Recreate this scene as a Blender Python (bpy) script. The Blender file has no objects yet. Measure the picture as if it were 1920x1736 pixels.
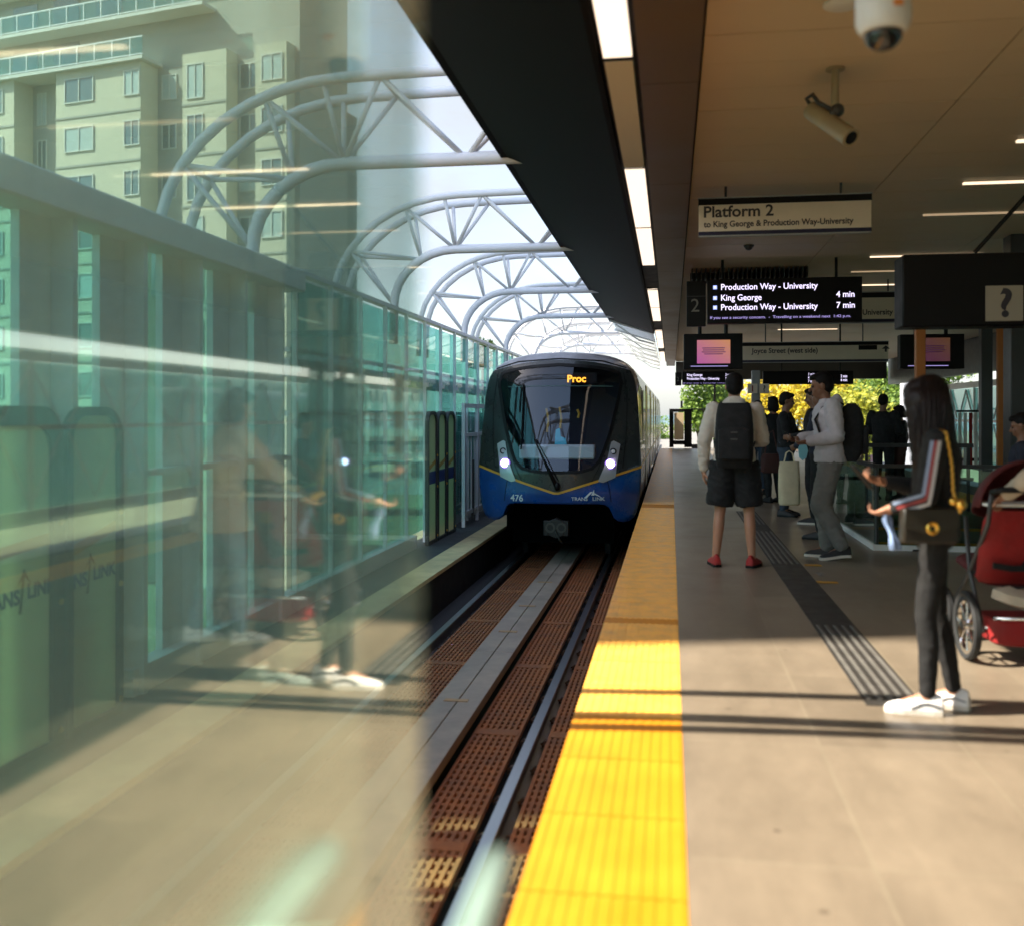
import bpy, bmesh, math, random
from mathutils import Vector, Matrix, Euler
R = math.radians
sc = bpy.context.scene
COL = sc.collection
rnd = random.Random(7)

# ---------------------------------------------------------------- camera
F = 1900.0                       # focal length in photo pixels (photo is 1920 wide)
CAMH = 1.42
TH = math.atan(298.0 / F)        # camera looks this far to the left of the track direction
SN, CS = math.sin(TH), math.cos(TH)
cam_d = bpy.data.cameras.new('camera')
cam = bpy.data.objects.new('camera', cam_d); COL.objects.link(cam)
cam.location = (0, 0, CAMH)
cam.rotation_euler = (R(90), 0, TH)
cam_d.sensor_width = 36.0
cam_d.lens = F / 1920 * 36.0
cam_d.shift_y = -91.0 / 1920
cam_d.clip_start = 0.01
cam_d.clip_end = 3000
cam_d.dof.use_dof = True
cam_d.dof.focus_distance = 16.6
cam_d.dof.aperture_fstop = 1.4
sc.camera = cam

# ---------------------------------------------------------------- light
SUN_EL, SUN_AZ = 46.0, math.degrees(math.atan2(-.97, -.24))
w = bpy.data.worlds.new('World'); sc.world = w; w.use_nodes = True
nt = w.node_tree; nt.nodes.clear()
o_ = nt.nodes.new('ShaderNodeOutputWorld'); b_ = nt.nodes.new('ShaderNodeBackground')
s_ = nt.nodes.new('ShaderNodeTexSky'); s_.sky_type = 'NISHITA'; s_.sun_disc = False
s_.sun_elevation = R(SUN_EL); s_.sun_rotation = R(SUN_AZ); s_.air_density = 1.0; s_.dust_density = 1.6; s_.ozone_density = 1.0
b_.inputs[1].default_value = 0.145
# thin bright high cloud over the clear sky
tc_ = nt.nodes.new('ShaderNodeTexCoord'); nz_ = nt.nodes.new('ShaderNodeTexNoise'); nz_.inputs['Scale'].default_value = 2.2; nz_.inputs['Detail'].default_value = 7; nz_.inputs['Roughness'].default_value = .6
mp_ = nt.nodes.new('ShaderNodeMapping'); mp_.inputs['Scale'].default_value = (1, 1, 2.2); nt.links.new(tc_.outputs['Generated'], mp_.inputs[0]); nt.links.new(mp_.outputs[0], nz_.inputs['Vector'])
mr_ = nt.nodes.new('ShaderNodeMapRange'); mr_.inputs[1].default_value = .36; mr_.inputs[2].default_value = .62; mr_.inputs[3].default_value = .45; mr_.inputs[4].default_value = .92; nt.links.new(nz_.outputs[0], mr_.inputs[0])
mc_ = nt.nodes.new('ShaderNodeMixRGB'); mc_.inputs[2].default_value = (1.72, 1.78, 1.86, 1); sy_ = nt.nodes.new('ShaderNodeSeparateXYZ'); nt.links.new(tc_.outputs['Generated'], sy_.inputs[0])
my_ = nt.nodes.new('ShaderNodeMapRange'); my_.inputs[1].default_value = -.45; my_.inputs[2].default_value = .25; my_.inputs[3].default_value = .06; my_.inputs[4].default_value = 1.0; nt.links.new(sy_.outputs[1], my_.inputs[0])
mm_ = nt.nodes.new('ShaderNodeMath'); mm_.operation = 'MULTIPLY'; nt.links.new(mr_.outputs[0], mm_.inputs[0]); nt.links.new(my_.outputs[0], mm_.inputs[1])
mz_ = nt.nodes.new('ShaderNodeMapRange'); mz_.inputs[1].default_value = .36; mz_.inputs[2].default_value = .75; mz_.inputs[3].default_value = 1.0; mz_.inputs[4].default_value = .75; nt.links.new(sy_.outputs[2], mz_.inputs[0])
m3_ = nt.nodes.new('ShaderNodeMath'); m3_.operation = 'MULTIPLY'; nt.links.new(mm_.outputs[0], m3_.inputs[0]); nt.links.new(mz_.outputs[0], m3_.inputs[1])
nt.links.new(m3_.outputs[0], mc_.inputs[0]); nt.links.new(s_.outputs[0], mc_.inputs[1])
nt.links.new(mc_.outputs[0], b_.inputs[0]); nt.links.new(b_.outputs[0], o_.inputs[0])
sl = bpy.data.lights.new('sun', 'SUN'); sl.energy = 5.0; sl.angle = R(0.5); sl.color = (1.0, .92, .79)
sun = bpy.data.objects.new('sun', sl); COL.objects.link(sun)
sd = Vector((.97 * math.cos(R(SUN_EL)), .24 * math.cos(R(SUN_EL)), -math.sin(R(SUN_EL))))
sun.rotation_euler = sd.to_track_quat('-Z', 'Y').to_euler()
sc.view_settings.view_transform = 'Standard'
sc.view_settings.look = 'None'
sc.view_settings.exposure = 1.7
sc.view_settings.gamma = 1.0
sc.cycles.max_bounces = 10
sc.cycles.transparent_max_bounces = 24
sc.cycles.use_denoising = True
sc.cycles.sample_clamp_indirect = 6.0

# ---------------------------------------------------------------- helpers
def P(px, py, Z):
    """photo pixel at depth Z -> point in the place"""
    l = (px - 960) / F * Z
    return Vector((-SN * Z + CS * l, CS * Z + SN * l, CAMH + (777 - py) / F * Z))

def props(o, label=None, cat=None, group=None, kind=None):
    if label: o['label'] = label
    if cat: o['category'] = cat
    if group: o['group'] = group
    if kind: o['kind'] = kind
    return o

def thing(name, label, cat, loc=(0, 0, 0), rotz=0, group=None):
    o = bpy.data.objects.new(name, None); COL.objects.link(o)
    o.empty_display_size = .2
    o.location = loc; o.rotation_euler = (0, 0, rotz)
    return props(o, label, cat, group)

def dup(root, loc, rotz=None, label=None):
    r = root.copy(); COL.objects.link(r); r.location = loc
    if rotz is not None: r.rotation_euler = (0, 0, rotz)
    if label: r['label'] = label
    for ch in list(root.children):
        c = ch.copy(); COL.objects.link(c); c.parent = r
        for g in ch.children:
            d = g.copy(); COL.objects.link(d); d.parent = c
    return r

class MB:
    def __init__(s): s.v = []; s.f = []; s.m = []; s.cur = 0
    def add(s, vs, fs):
        n = len(s.v); s.v += [tuple(v) for v in vs]
        for f in fs: s.f.append(tuple(i + n for i in f)); s.m.append(s.cur)
    def box(s, x0, x1, y0, y1, z0, z1):
        if x0 > x1: x0, x1 = x1, x0
        if y0 > y1: y0, y1 = y1, y0
        if z0 > z1: z0, z1 = z1, z0
        s.add([(x0, y0, z0), (x1, y0, z0), (x1, y1, z0), (x0, y1, z0), (x0, y0, z1), (x1, y0, z1), (x1, y1, z1), (x0, y1, z1)],
              [(0, 3, 2, 1), (4, 5, 6, 7), (0, 1, 5, 4), (1, 2, 6, 5), (2, 3, 7, 6), (3, 0, 4, 7)])
    def loft(s, rings, caps=True, closed=True):
        n = len(rings[0]); vs = [p for r in rings for p in r]; fs = []
        for i in range(len(rings) - 1):
            for j in range(n if closed else n - 1):
                k = (j + 1) % n
                fs.append((i * n + j, i * n + k, (i + 1) * n + k, (i + 1) * n + j))
        if caps:
            fs.append(tuple(range(n - 1, -1, -1))); b = (len(rings) - 1) * n
            fs.append(tuple(b + j for j in range(n)))
        s.add(vs, fs)
    def tube(s, pts, r, n=8, caps=True):
        pts = [Vector(p) for p in pts]; rs = r if isinstance(r, (list, tuple)) else [r] * len(pts)
        rings = []; up = None
        for i, p in enumerate(pts):
            t = (pts[min(i + 1, len(pts) - 1)] - pts[max(i - 1, 0)])
            if t.length < 1e-9: t = Vector((0, 0, 1))
            t.normalize()
            if up is None:
                up = Vector((0, 0, 1)) if abs(t.z) < .9 else Vector((1, 0, 0))
            a = t.cross(up)
            if a.length < 1e-6: a = t.cross(Vector((0, 1, 0)))
            a.normalize(); b = a.cross(t).normalized(); up = b
            rings.append([p + a * (rs[i] * math.cos(2 * math.pi * k / n)) + b * (rs[i] * math.sin(2 * math.pi * k / n)) for k in range(n)])
        s.loft(rings, caps)
    def ball(s, c, r, n=12, m=8, rot=None):
        c = Vector(c); r = (r, r, r) if not isinstance(r, (tuple, list)) else r
        vs = []; fs = []
        for i in range(1, m):
            a = math.pi * i / m
            for j in range(n):
                b = 2 * math.pi * j / n
                vs.append(Vector((r[0] * math.sin(a) * math.cos(b), r[1] * math.sin(a) * math.sin(b), r[2] * math.cos(a))))
        vs.append(Vector((0, 0, r[2]))); vs.append(Vector((0, 0, -r[2]))); t = len(vs) - 2
        for i in range(m - 2):
            for j in range(n):
                k = (j + 1) % n
                fs.append((i * n + j, (i + 1) * n + j, (i + 1) * n + k, i * n + k))
        for j in range(n):
            k = (j + 1) % n
            fs.append((t, j, k)); fs.append((t + 1, (m - 2) * n + k, (m - 2) * n + j))
        if rot is not None: vs = [rot @ v for v in vs]
        s.add([v + c for v in vs], fs)
    def limb(s, p0, p1, r0, r1, n=12):
        p0, p1 = Vector(p0), Vector(p1)
        s.tube([p0, p1], [r0, r1], n); s.ball(p0, r0, n, 8); s.ball(p1, r1, n, 8)
    def prism(s, poly, a0, a1, axis='y'):
        """poly: 2D points; axis y: (x,z) polygon run along y; axis x: (y,z); axis z: (x,y)"""
        def mk(p, a): return {'y': (p[0], a, p[1]), 'x': (a, p[0], p[1]), 'z': (p[0], p[1], a)}[axis]
        s.loft([[mk(p, a0) for p in poly], [mk(p, a1) for p in poly]])
    def lathe(s, prof, c=(0, 0, 0), n=24, axis='z'):
        c = Vector(c); rings = []
        for r, h in prof:
            ring = []
            for k in range(n):
                a = 2 * math.pi * k / n; u, v = r * math.cos(a), r * math.sin(a)
                ring.append(c + Vector({'z': (u, v, h), 'y': (u, h, v), 'x': (h, u, v)}[axis]))
            rings.append(ring)
        s.loft(rings, caps=(prof[0] != prof[-1]))
    def mesh(s, name='m'):
        me = bpy.data.meshes.new(name); me.from_pydata(s.v, [], s.f); me.validate(clean_customdata=False)
        bm = bmesh.new(); bm.from_mesh(me); bmesh.ops.recalc_face_normals(bm, faces=bm.faces); bm.to_mesh(me); bm.free()
        return me
    def build(s, name, mat, parent=None, local=False, smooth=False, bevel=0, loc=None, mesh=None):
        me = mesh or s.mesh(name)
        off = None
        if parent is not None and not local: off = parent.matrix_basis.translation.copy()
        if loc is not None: off = Vector(loc)
        if off is not None: me.transform(Matrix.Translation(-off))
        mats = mat if isinstance(mat, (list, tuple)) else [mat]
        for m in mats: me.materials.append(m)
        if len(mats) > 1:
            for p, i in zip(me.polygons, s.m): p.material_index = i
        if smooth:
            me.shade_smooth()
        o = bpy.data.objects.new(name, me); COL.objects.link(o)
        if parent is not None: o.parent = parent
        if loc is not None: o.location = loc
        if smooth == 'auto' or bevel:
            if bevel:
                b = o.modifiers.new('bevel', 'BEVEL'); b.width = bevel; b.segments = 2; b.limit_method = 'ANGLE'; b.angle_limit = R(40)
            me.shade_smooth()
            me.set_sharp_from_angle(angle=R(35))
        return o

def blob(mb, voxel, it=4):
    """one continuous skin round overlapping closed shapes"""
    me = mb.mesh(); o = bpy.data.objects.new('tmp', me); COL.objects.link(o)
    m = o.modifiers.new('r', 'REMESH'); m.mode = 'VOXEL'; m.voxel_size = voxel
    s = o.modifiers.new('s', 'SMOOTH'); s.iterations = it; s.factor = .5
    dg = bpy.context.evaluated_depsgraph_get()
    new = bpy.data.meshes.new_from_object(o.evaluated_get(dg))
    bpy.data.objects.remove(o); bpy.data.meshes.remove(me)
    return new

def lettering(body, size, loc, mat, parent=None, name='lettering', bold=0.0, align='LEFT', rot=(R(90), 0, 0), depth=.001, width=None):
    cu = bpy.data.curves.new('t', 'FONT'); cu.body = body; cu.size = size; cu.offset = bold * size; cu.extrude = depth
    cu.align_x = align; cu.resolution_u = 4
    o = bpy.data.objects.new('t', cu); COL.objects.link(o)
    dg = bpy.context.evaluated_depsgraph_get()
    me = bpy.data.meshes.new_from_object(o.evaluated_get(dg))
    bpy.data.objects.remove(o); bpy.data.curves.remove(cu)
    if width and len(me.vertices):
        xs = [v.co.x for v in me.vertices]; k = width / max(1e-6, max(xs) - min(xs))
        me.transform(Matrix.Diagonal((k, 1, 1, 1)))
    me.materials.clear(); me.materials.append(mat)
    ob = bpy.data.objects.new(name, me); COL.objects.link(ob)
    off = parent.matrix_basis.translation if parent is not None else Vector()
    ob.location = Vector(loc) - off; ob.rotation_euler = rot
    if parent is not None: ob.parent = parent
    return ob

# ---------------------------------------------------------------- materials
def mat(name, col, rough=.6, metal=0.0, var=.0, vscale=6.0, bump=0.0, bscale=60.0, spec=.5, emit=None, estr=0.0, coat=0.0):
    m = bpy.data.materials.new(name); m.use_nodes = True
    t = m.node_tree; b = t.nodes['Principled BSDF']
    b.inputs['Base Color'].default_value = (*col, 1); b.inputs['Roughness'].default_value = rough
    b.inputs['Metallic'].default_value = metal; b.inputs['Specular IOR Level'].default_value = spec
    b.inputs['Coat Weight'].default_value = coat
    if emit: b.inputs['Emission Color'].default_value = (*emit, 1); b.inputs['Emission Strength'].default_value = estr
    if var or bump:
        tc = t.nodes.new('ShaderNodeTexCoord')
    if var:
        n = t.nodes.new('ShaderNodeTexNoise'); n.inputs['Scale'].default_value = vscale; n.inputs['Detail'].default_value = 6
        n.inputs['Roughness'].default_value = .65
        t.links.new(tc.outputs['Object'], n.inputs['Vector'])
        r = t.nodes.new('ShaderNodeMapRange'); r.inputs[1].default_value = .3; r.inputs[2].default_value = .7
        r.inputs[3].default_value = 1 - var; r.inputs[4].default_value = 1 + var
        t.links.new(n.outputs[0], r.inputs[0])
        x = t.nodes.new('ShaderNodeMixRGB'); x.blend_type = 'MULTIPLY'; x.inputs[0].default_value = 1
        x.inputs[1].default_value = (*col, 1); t.links.new(r.outputs[0], x.inputs[2])
        t.links.new(x.outputs[0], b.inputs['Base Color'])
        r2 = t.nodes.new('ShaderNodeMapRange'); r2.inputs[1].default_value = .3; r2.inputs[2].default_value = .7
        r2.inputs[3].default_value = rough * .85; r2.inputs[4].default_value = min(1, rough * 1.18)
        t.links.new(n.outputs[0], r2.inputs[0]); t.links.new(r2.outputs[0], b.inputs['Roughness'])
    if bump:
        n2 = t.nodes.new('ShaderNodeTexNoise'); n2.inputs['Scale'].default_value = bscale; n2.inputs['Detail'].default_value = 4
        t.links.new(tc.outputs['Object'], n2.inputs['Vector'])
        bp = t.nodes.new('ShaderNodeBump'); bp.inputs['Strength'].default_value = bump; bp.inputs['Distance'].default_value = .01
        t.links.new(n2.outputs[0], bp.inputs['Height']); t.links.new(bp.outputs[0], b.inputs['Normal'])
    return m

def glass(name, tint, ior=1.5, rough=0.0, refl=(1, 1, 1)):
    m = bpy.data.materials.new(name); m.use_nodes = True; t = m.node_tree; t.nodes.clear()
    o = t.nodes.new('ShaderNodeOutputMaterial'); x = t.nodes.new('ShaderNodeMixShader')
    a = t.nodes.new('ShaderNodeBsdfTransparent'); a.inputs[0].default_value = (*tint, 1)
    g = t.nodes.new('ShaderNodeBsdfGlossy'); g.inputs['Roughness'].default_value = rough; g.inputs['Color'].default_value = (*refl, 1)
    geo = t.nodes.new('ShaderNodeNewGeometry')
    # Fresnel from the absolute facing angle so that front and back faces act alike
    dot = t.nodes.new('ShaderNodeVectorMath'); dot.operation = 'DOT_PRODUCT'
    t.links.new(geo.outputs['Incoming'], dot.inputs[0]); t.links.new(geo.outputs['Normal'], dot.inputs[1])
    ab = t.nodes.new('ShaderNodeMath'); ab.operation = 'ABSOLUTE'; t.links.new(dot.outputs['Value'], ab.inputs[0])
    one = t.nodes.new('ShaderNodeMath'); one.operation = 'SUBTRACT'; one.inputs[0].default_value = 1; t.links.new(ab.outputs[0], one.inputs[1])
    pw = t.nodes.new('ShaderNodeMath'); pw.operation = 'POWER'; pw.inputs[1].default_value = 5; t.links.new(one.outputs[0], pw.inputs[0])
    f0 = ((ior - 1) / (ior + 1)) ** 2
    ma = t.nodes.new('ShaderNodeMath'); ma.operation = 'MULTIPLY_ADD'; ma.inputs[1].default_value = 1 - f0; ma.inputs[2].default_value = f0
    t.links.new(pw.outputs[0], ma.inputs[0])
    t.links.new(ma.outputs[0], x.inputs[0]); t.links.new(a.outputs[0], x.inputs[1]); t.links.new(g.outputs[0], x.inputs[2])
    t.links.new(x.outputs[0], o.inputs[0])
    return m

def tile_mat(name, col, grout, sx, sy, ox, oy, gw=.004, rough=.3, var=.12, spec=.5):
    """rectangular tiles sx by sy metres, joint lines through (ox, oy)"""
    m = mat(name, col, rough, var=var, vscale=1.3, spec=spec); t = m.node_tree; b = t.nodes['Principled BSDF']
    src = b.inputs['Base Color'].links[0].from_socket
    geo = t.nodes.new('ShaderNodeNewGeometry'); sep = t.nodes.new('ShaderNodeSeparateXYZ'); t.links.new(geo.outputs['Position'], sep.inputs[0])
    def line(sock, step, off):
        a = t.nodes.new('ShaderNodeMath'); a.operation = 'SUBTRACT'; a.inputs[1].default_value = off - step * 100.5; t.links.new(sock, a.inputs[0])
        c = t.nodes.new('ShaderNodeMath'); c.operation = 'MODULO'; c.inputs[1].default_value = step; t.links.new(a.outputs[0], c.inputs[0])
        d = t.nodes.new('ShaderNodeMath'); d.operation = 'SUBTRACT'; d.inputs[1].default_value = step / 2; t.links.new(c.outputs[0], d.inputs[0])
        e = t.nodes.new('ShaderNodeMath'); e.operation = 'ABSOLUTE'; t.links.new(d.outputs[0], e.inputs[0])
        f = t.nodes.new('ShaderNodeMath'); f.operation = 'LESS_THAN'; f.inputs[1].default_value = gw; t.links.new(e.outputs[0], f.inputs[0])
        return f.outputs[0]
    lx = line(sep.outputs['X'], sx, ox); ly = line(sep.outputs['Y'], sy, oy)
    mx = t.nodes.new('ShaderNodeMath'); mx.operation = 'MAXIMUM'; t.links.new(lx, mx.inputs[0]); t.links.new(ly, mx.inputs[1])
    # each tile a slightly different tone
    fl = []
    for k, (st, of) in (('X', (sx, ox)), ('Y', (sy, oy))):
        a = t.nodes.new('ShaderNodeMath'); a.operation = 'SUBTRACT'; a.inputs[1].default_value = of; t.links.new(sep.outputs[k], a.inputs[0])
        d = t.nodes.new('ShaderNodeMath'); d.operation = 'DIVIDE'; d.inputs[1].default_value = st; t.links.new(a.outputs[0], d.inputs[0])
        f = t.nodes.new('ShaderNodeMath'); f.operation = 'FLOOR'; t.links.new(d.outputs[0], f.inputs[0]); fl.append(f)
    cb = t.nodes.new('ShaderNodeCombineXYZ'); t.links.new(fl[0].outputs[0], cb.inputs[0]); t.links.new(fl[1].outputs[0], cb.inputs[1])
    wn = t.nodes.new('ShaderNodeTexWhiteNoise'); wn.noise_dimensions = '2D'; t.links.new(cb.outputs[0], wn.inputs['Vector'])
    mr = t.nodes.new('ShaderNodeMapRange'); mr.inputs[3].default_value = .87; mr.inputs[4].default_value = 1.09; t.links.new(wn.outputs['Value'], mr.inputs[0])
    mu = t.nodes.new('ShaderNodeMixRGB'); mu.blend_type = 'MULTIPLY'; mu.inputs[0].default_value = 1
    t.links.new(src, mu.inputs[1]); t.links.new(mr.outputs[0], mu.inputs[2])
    x = t.nodes.new('ShaderNodeMixRGB'); x.inputs[2].default_value = (*grout, 1)
    t.links.new(mx.outputs[0], x.inputs[0]); t.links.new(mu.outputs[0], x.inputs[1]); t.links.new(x.outputs[0], b.inputs['Base Color'])
    return m

M = {}
M['tile'] = tile_mat('beige stone tile', (.204, .161, .114), (.225, .183, .128), .6, 1.2, .632, 6.9, gw=.0055, rough=.34, var=.10, spec=.35)
M['concrete'] = mat('grey concrete', (.20, .19, .175), .85, var=.25, vscale=2.5, bump=.3)
M['dark_concrete'] = mat('dark concrete', (.035, .035, .036), .9, var=.3, vscale=3, bump=.3)
M['sand'] = mat('sand coloured concrete edge', (.64, .49, .26), .85, var=.3, vscale=1.6, bump=.3)
M['walk'] = mat('dark walkway coating', (.03, .036, .041), .75, var=.25, vscale=3, bump=.2)
M['yellow'] = mat('new yellow tactile tile', (.60, .222, .002), .55, var=.12, vscale=3)
M['worn'] = mat('worn yellow tactile tile', (.94, .46, .07), .40, var=.22, vscale=7)
M['rust'] = mat('rusty brown grating', (.27, .090, .028), .75, var=.35, vscale=4, bump=.3)
M['rail'] = mat('polished rail steel', (.34, .36, .38), .28, metal=1.0)
M['plate'] = mat('aluminium reaction plate', (.30, .235, .19), .5, metal=.1, var=.3, vscale=3)
M['white'] = mat('white painted steel', (.74, .72, .72), .38, var=.05, vscale=3)
M['offwhite'] = mat('off white panel', (.62, .60, .55), .5, var=.08)
M['grey'] = mat('grey painted steel', (.30, .31, .31), .45, var=.08)
M['lgrey'] = mat('light grey painted steel', (.78, .78, .75), .45, var=.08)
M['dgrey'] = mat('dark grey metal', (.04, .041, .042), .4, var=.1)
M['black'] = mat('black plastic', (.0035, .0035, .004), .5, var=.1, spec=.25)
M['eave'] = mat('dark bronze soffit', (.0055, .0032, .0012), .6, spec=.06)
M['soffit'] = mat('brown soffit metal', (.12, .065, .022), .38, metal=.3, var=.2, vscale=.8)
M['ceiling'] = mat('cream ceiling panel', (.60, .455, .285), .5, var=.05, vscale=1.2)
M['lamp'] = mat('lit diffuser', (.8, .7, .6), .5, emit=(1.0, .80, .62), estr=.46)
M['lamp2'] = mat('lit ceiling diffuser', (.8, .7, .6), .5, emit=(1.0, .76, .52), estr=.5)
M['unlit'] = mat('unlit diffuser', (.62, .50, .34), .5)
M['sign'] = mat('pale sign face', (.70, .61, .49), .5, var=.04)
M['ink'] = mat('dark ink', (.03, .026, .035), .6)
M['navy'] = mat('navy stripe', (.012, .012, .045), .5)
M['led'] = mat('lit led text', (.5, .45, .6), .5, emit=(.78, .70, 1.0), estr=.5)
M['led_dim'] = mat('lit led ticker', (.3, .28, .5), .5, emit=(.50, .40, .95), estr=.24)
M['led_amber'] = mat('lit amber text', (.8, .4, .05), .5, emit=(1.0, .36, .02), estr=.75)
M['orange'] = mat('orange painted post', (.36, .12, .022), .5, var=.08)
M['glass_l'] = glass('green wall glass', (.62, .88, .84), 1.55)
M['glass_t'] = glass('teal wall glass', (.46, .80, .76), 1.6)
M['glass_near'] = glass('green screen glass', (.865, .95, .93), 2.9, refl=(1.0, .965, .86), rough=.03)
M['glass_bal'] = glass('balustrade glass', (.55, .72, .66), 1.5)
M['glass_ws'] = glass('tinted windscreen', (.85, .87, .92), 1.62)
M['winglass'] = mat('window glass', (.12, .17, .18), .08, spec=.8)
M['winlight'] = mat('window with blind', (.45, .52, .50), .3, var=.1)
M['cream'] = mat('sunlit cream render', (.60, .55, .43), .8, var=.06, vscale=.6)  # apartment bays: sunlight on them is put into this colour
M['greyr'] = mat('grey and shaded render', (.38, .37, .33), .8, var=.06, vscale=.6)  # on the apartment walls this grey paints their shaded faces
M['teal'] = mat('dark teal cladding', (.055, .11, .10), .3, var=.2, vscale=.3)
M['skin'] = mat('skin', (.40, .19, .11), .5, var=.08, vscale=12)
M['skin2'] = mat('tanned skin', (.22, .10, .055), .5, var=.08, vscale=12)
M['hair'] = mat('dark hair', (.006, .0045, .004), .65, var=.3, vscale=40, bump=.4, bscale=90, spec=.2)
M['hairb'] = mat('dark brown hair', (.009, .0038, .0032), .5, var=.3, vscale=40, bump=.4, bscale=90, spec=.3)
M['cloth_black'] = mat('black fabric', (.007, .007, .0075), .85, var=.25, vscale=14, bump=.55, bscale=22)
M['cloth_char'] = mat('charcoal leggings', (.0055, .005, .005), .85, var=.15, vscale=10, bump=.35, bscale=26)
M['cloth_navy'] = mat('navy fabric', (.012, .014, .03), .8, var=.2, vscale=14, bump=.55, bscale=22)
M['cloth_cream'] = mat('cream fabric', (.46, .38, .29), .85, var=.1, vscale=12, bump=.55, bscale=22)
M['cloth_white'] = mat('off white sweatshirt', (.58, .52, .44), .85, var=.1, vscale=12, bump=.55, bscale=22)
M['cloth_lgrey'] = mat('light grey hoodie fabric', (.50, .46, .47), .85, var=.1, vscale=12, bump=.55, bscale=22)
M['cloth_grey'] = mat('grey sweatpants fabric', (.17, .16, .145), .88, var=.15, vscale=12, bump=.55, bscale=22)
M['denim'] = mat('pale blue denim', (.17, .26, .33), .85, var=.2, vscale=14, bump=.55, bscale=22)
M['jean'] = mat('dark denim', (.03, .05, .075), .85, var=.2, vscale=14, bump=.3)
M['cloth_brown'] = mat('dark red brown fabric', (.05, .014, .010), .8, var=.2, vscale=10)
M['shoe_white'] = mat('white leather', (.75, .72, .70), .45, var=.06, vscale=10)
M['shoe_red'] = mat('red knit shoe', (.34, .02, .018), .7, var=.2, vscale=20)
M['shoe_black'] = mat('black shoe', (.012, .012, .012), .6, var=.2, vscale=20)
M['sole_white'] = mat('white rubber sole', (.62, .56, .48), .6)
M['red'] = mat('red stroller fabric', (.24, .005, .005), .7, var=.15, vscale=9, bump=.55, bscale=22)
M['dred'] = mat('dark red hood fabric', (.075, .004, .005), .75, var=.15, vscale=9, bump=.55, bscale=22)
M['gold'] = mat('gold metal', (.85, .50, .10), .3, metal=1.0)
M['mask'] = mat('blue paper mask', (.22, .50, .56), .7)
M['tote'] = mat('cream tote canvas', (.62, .54, .36), .8, var=.1, vscale=10)
M['silver'] = mat('silver plastic', (.48, .48, .50), .3, metal=.4)
M['chrome'] = mat('chrome', (.75, .75, .75), .15, metal=1.0)
M['eye'] = mat('eye', (.02, .015, .012), .15)
M['tyre'] = mat('black tyre', (.014, .014, .014), .8)

def frosted(name, col, k):
    m = bpy.data.materials.new(name); m.use_nodes = True; n = m.node_tree; b = n.nodes['Principled BSDF']; b.inputs['Base Color'].default_value = (*col, 1); b.inputs['Roughness'].default_value = .35
    tr = n.nodes.new('ShaderNodeBsdfTranslucent'); tr.inputs[0].default_value = (*col, 1); mx = n.nodes.new('ShaderNodeMixShader'); mx.inputs[0].default_value = k
    o = n.nodes['Material Output']; n.links.new(b.outputs[0], mx.inputs[1]); n.links.new(tr.outputs[0], mx.inputs[2]); n.links.new(mx.outputs[0], o.inputs[0]); return m
M['frost'] = frosted('frosted olive sheet', (.70, .66, .48), .6)
M['frostw'] = frosted('frosted white sheet', (.82, .84, .82), .6)

M['glass_edge'] = glass('green edge glass', (.875, .96, .935), 2.0, refl=(1.0, .965, .86), rough=.03)
# the near screen carries a thin film of dust that scatters a little light
n = M['glass_near'].node_tree; o = [q for q in n.nodes if q.type == 'OUTPUT_MATERIAL'][0]; src = o.inputs[0].links[0].from_socket
tr = n.nodes.new('ShaderNodeBsdfTranslucent'); tr.inputs[0].default_value = (.66, .90, .92, 1); mx = n.nodes.new('ShaderNodeMixShader'); mx.inputs[0].default_value = .014
n.links.new(src, mx.inputs[1]); n.links.new(tr.outputs[0], mx.inputs[2]); n.links.new(mx.outputs[0], o.inputs[0])

M['lamp_dim'] = mat('dim ceiling diffuser', (.5, .42, .3), .5, emit=(1.0, .70, .42), estr=.12)
# speckle and small dark spots in the stone tile
n = M['tile'].node_tree; b = n.nodes['Principled BSDF']; src = b.inputs['Base Color'].links[0].from_socket
geo = n.nodes.new('ShaderNodeNewGeometry')
vz = n.nodes.new('ShaderNodeTexVoronoi'); vz.inputs['Scale'].default_value = 3.1; n.links.new(geo.outputs['Position'], vz.inputs['Vector'])
rp = n.nodes.new('ShaderNodeMapRange'); rp.inputs[1].default_value = .035; rp.inputs[2].default_value = .06; rp.inputs[3].default_value = .6; rp.inputs[4].default_value = 1; n.links.new(vz.outputs['Distance'], rp.inputs[0])
nf = n.nodes.new('ShaderNodeTexNoise'); nf.inputs['Scale'].default_value = 160; n.links.new(geo.outputs['Position'], nf.inputs['Vector'])
rf = n.nodes.new('ShaderNodeMapRange'); rf.inputs[1].default_value = .3; rf.inputs[2].default_value = .7; rf.inputs[3].default_value = .86; rf.inputs[4].default_value = 1.12; n.links.new(nf.outputs[0], rf.inputs[0])
mpp = n.nodes.new('ShaderNodeMapping'); mpp.inputs['Scale'].default_value = (1.6, .5, 1); n.links.new(geo.outputs['Position'], mpp.inputs[0])
nl = n.nodes.new('ShaderNodeTexNoise'); nl.inputs['Scale'].default_value = 2.6; nl.inputs['Detail'].default_value = 8; nl.inputs['Roughness'].default_value = .7; n.links.new(mpp.outputs[0], nl.inputs['Vector'])
rl = n.nodes.new('ShaderNodeMapRange'); rl.inputs[1].default_value = .35; rl.inputs[2].default_value = .65; rl.inputs[3].default_value = .84; rl.inputs[4].default_value = 1.08; n.links.new(nl.outputs[0], rl.inputs[0])
last = src
for k in (rp, rf, rl):
    m_ = n.nodes.new('ShaderNodeMixRGB'); m_.blend_type = 'MULTIPLY'; m_.inputs[0].default_value = 1; n.links.new(last, m_.inputs[1]); n.links.new(k.outputs[0], m_.inputs[2]); last = m_.outputs[0]
n.links.new(last, b.inputs['Base Color'])

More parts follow.
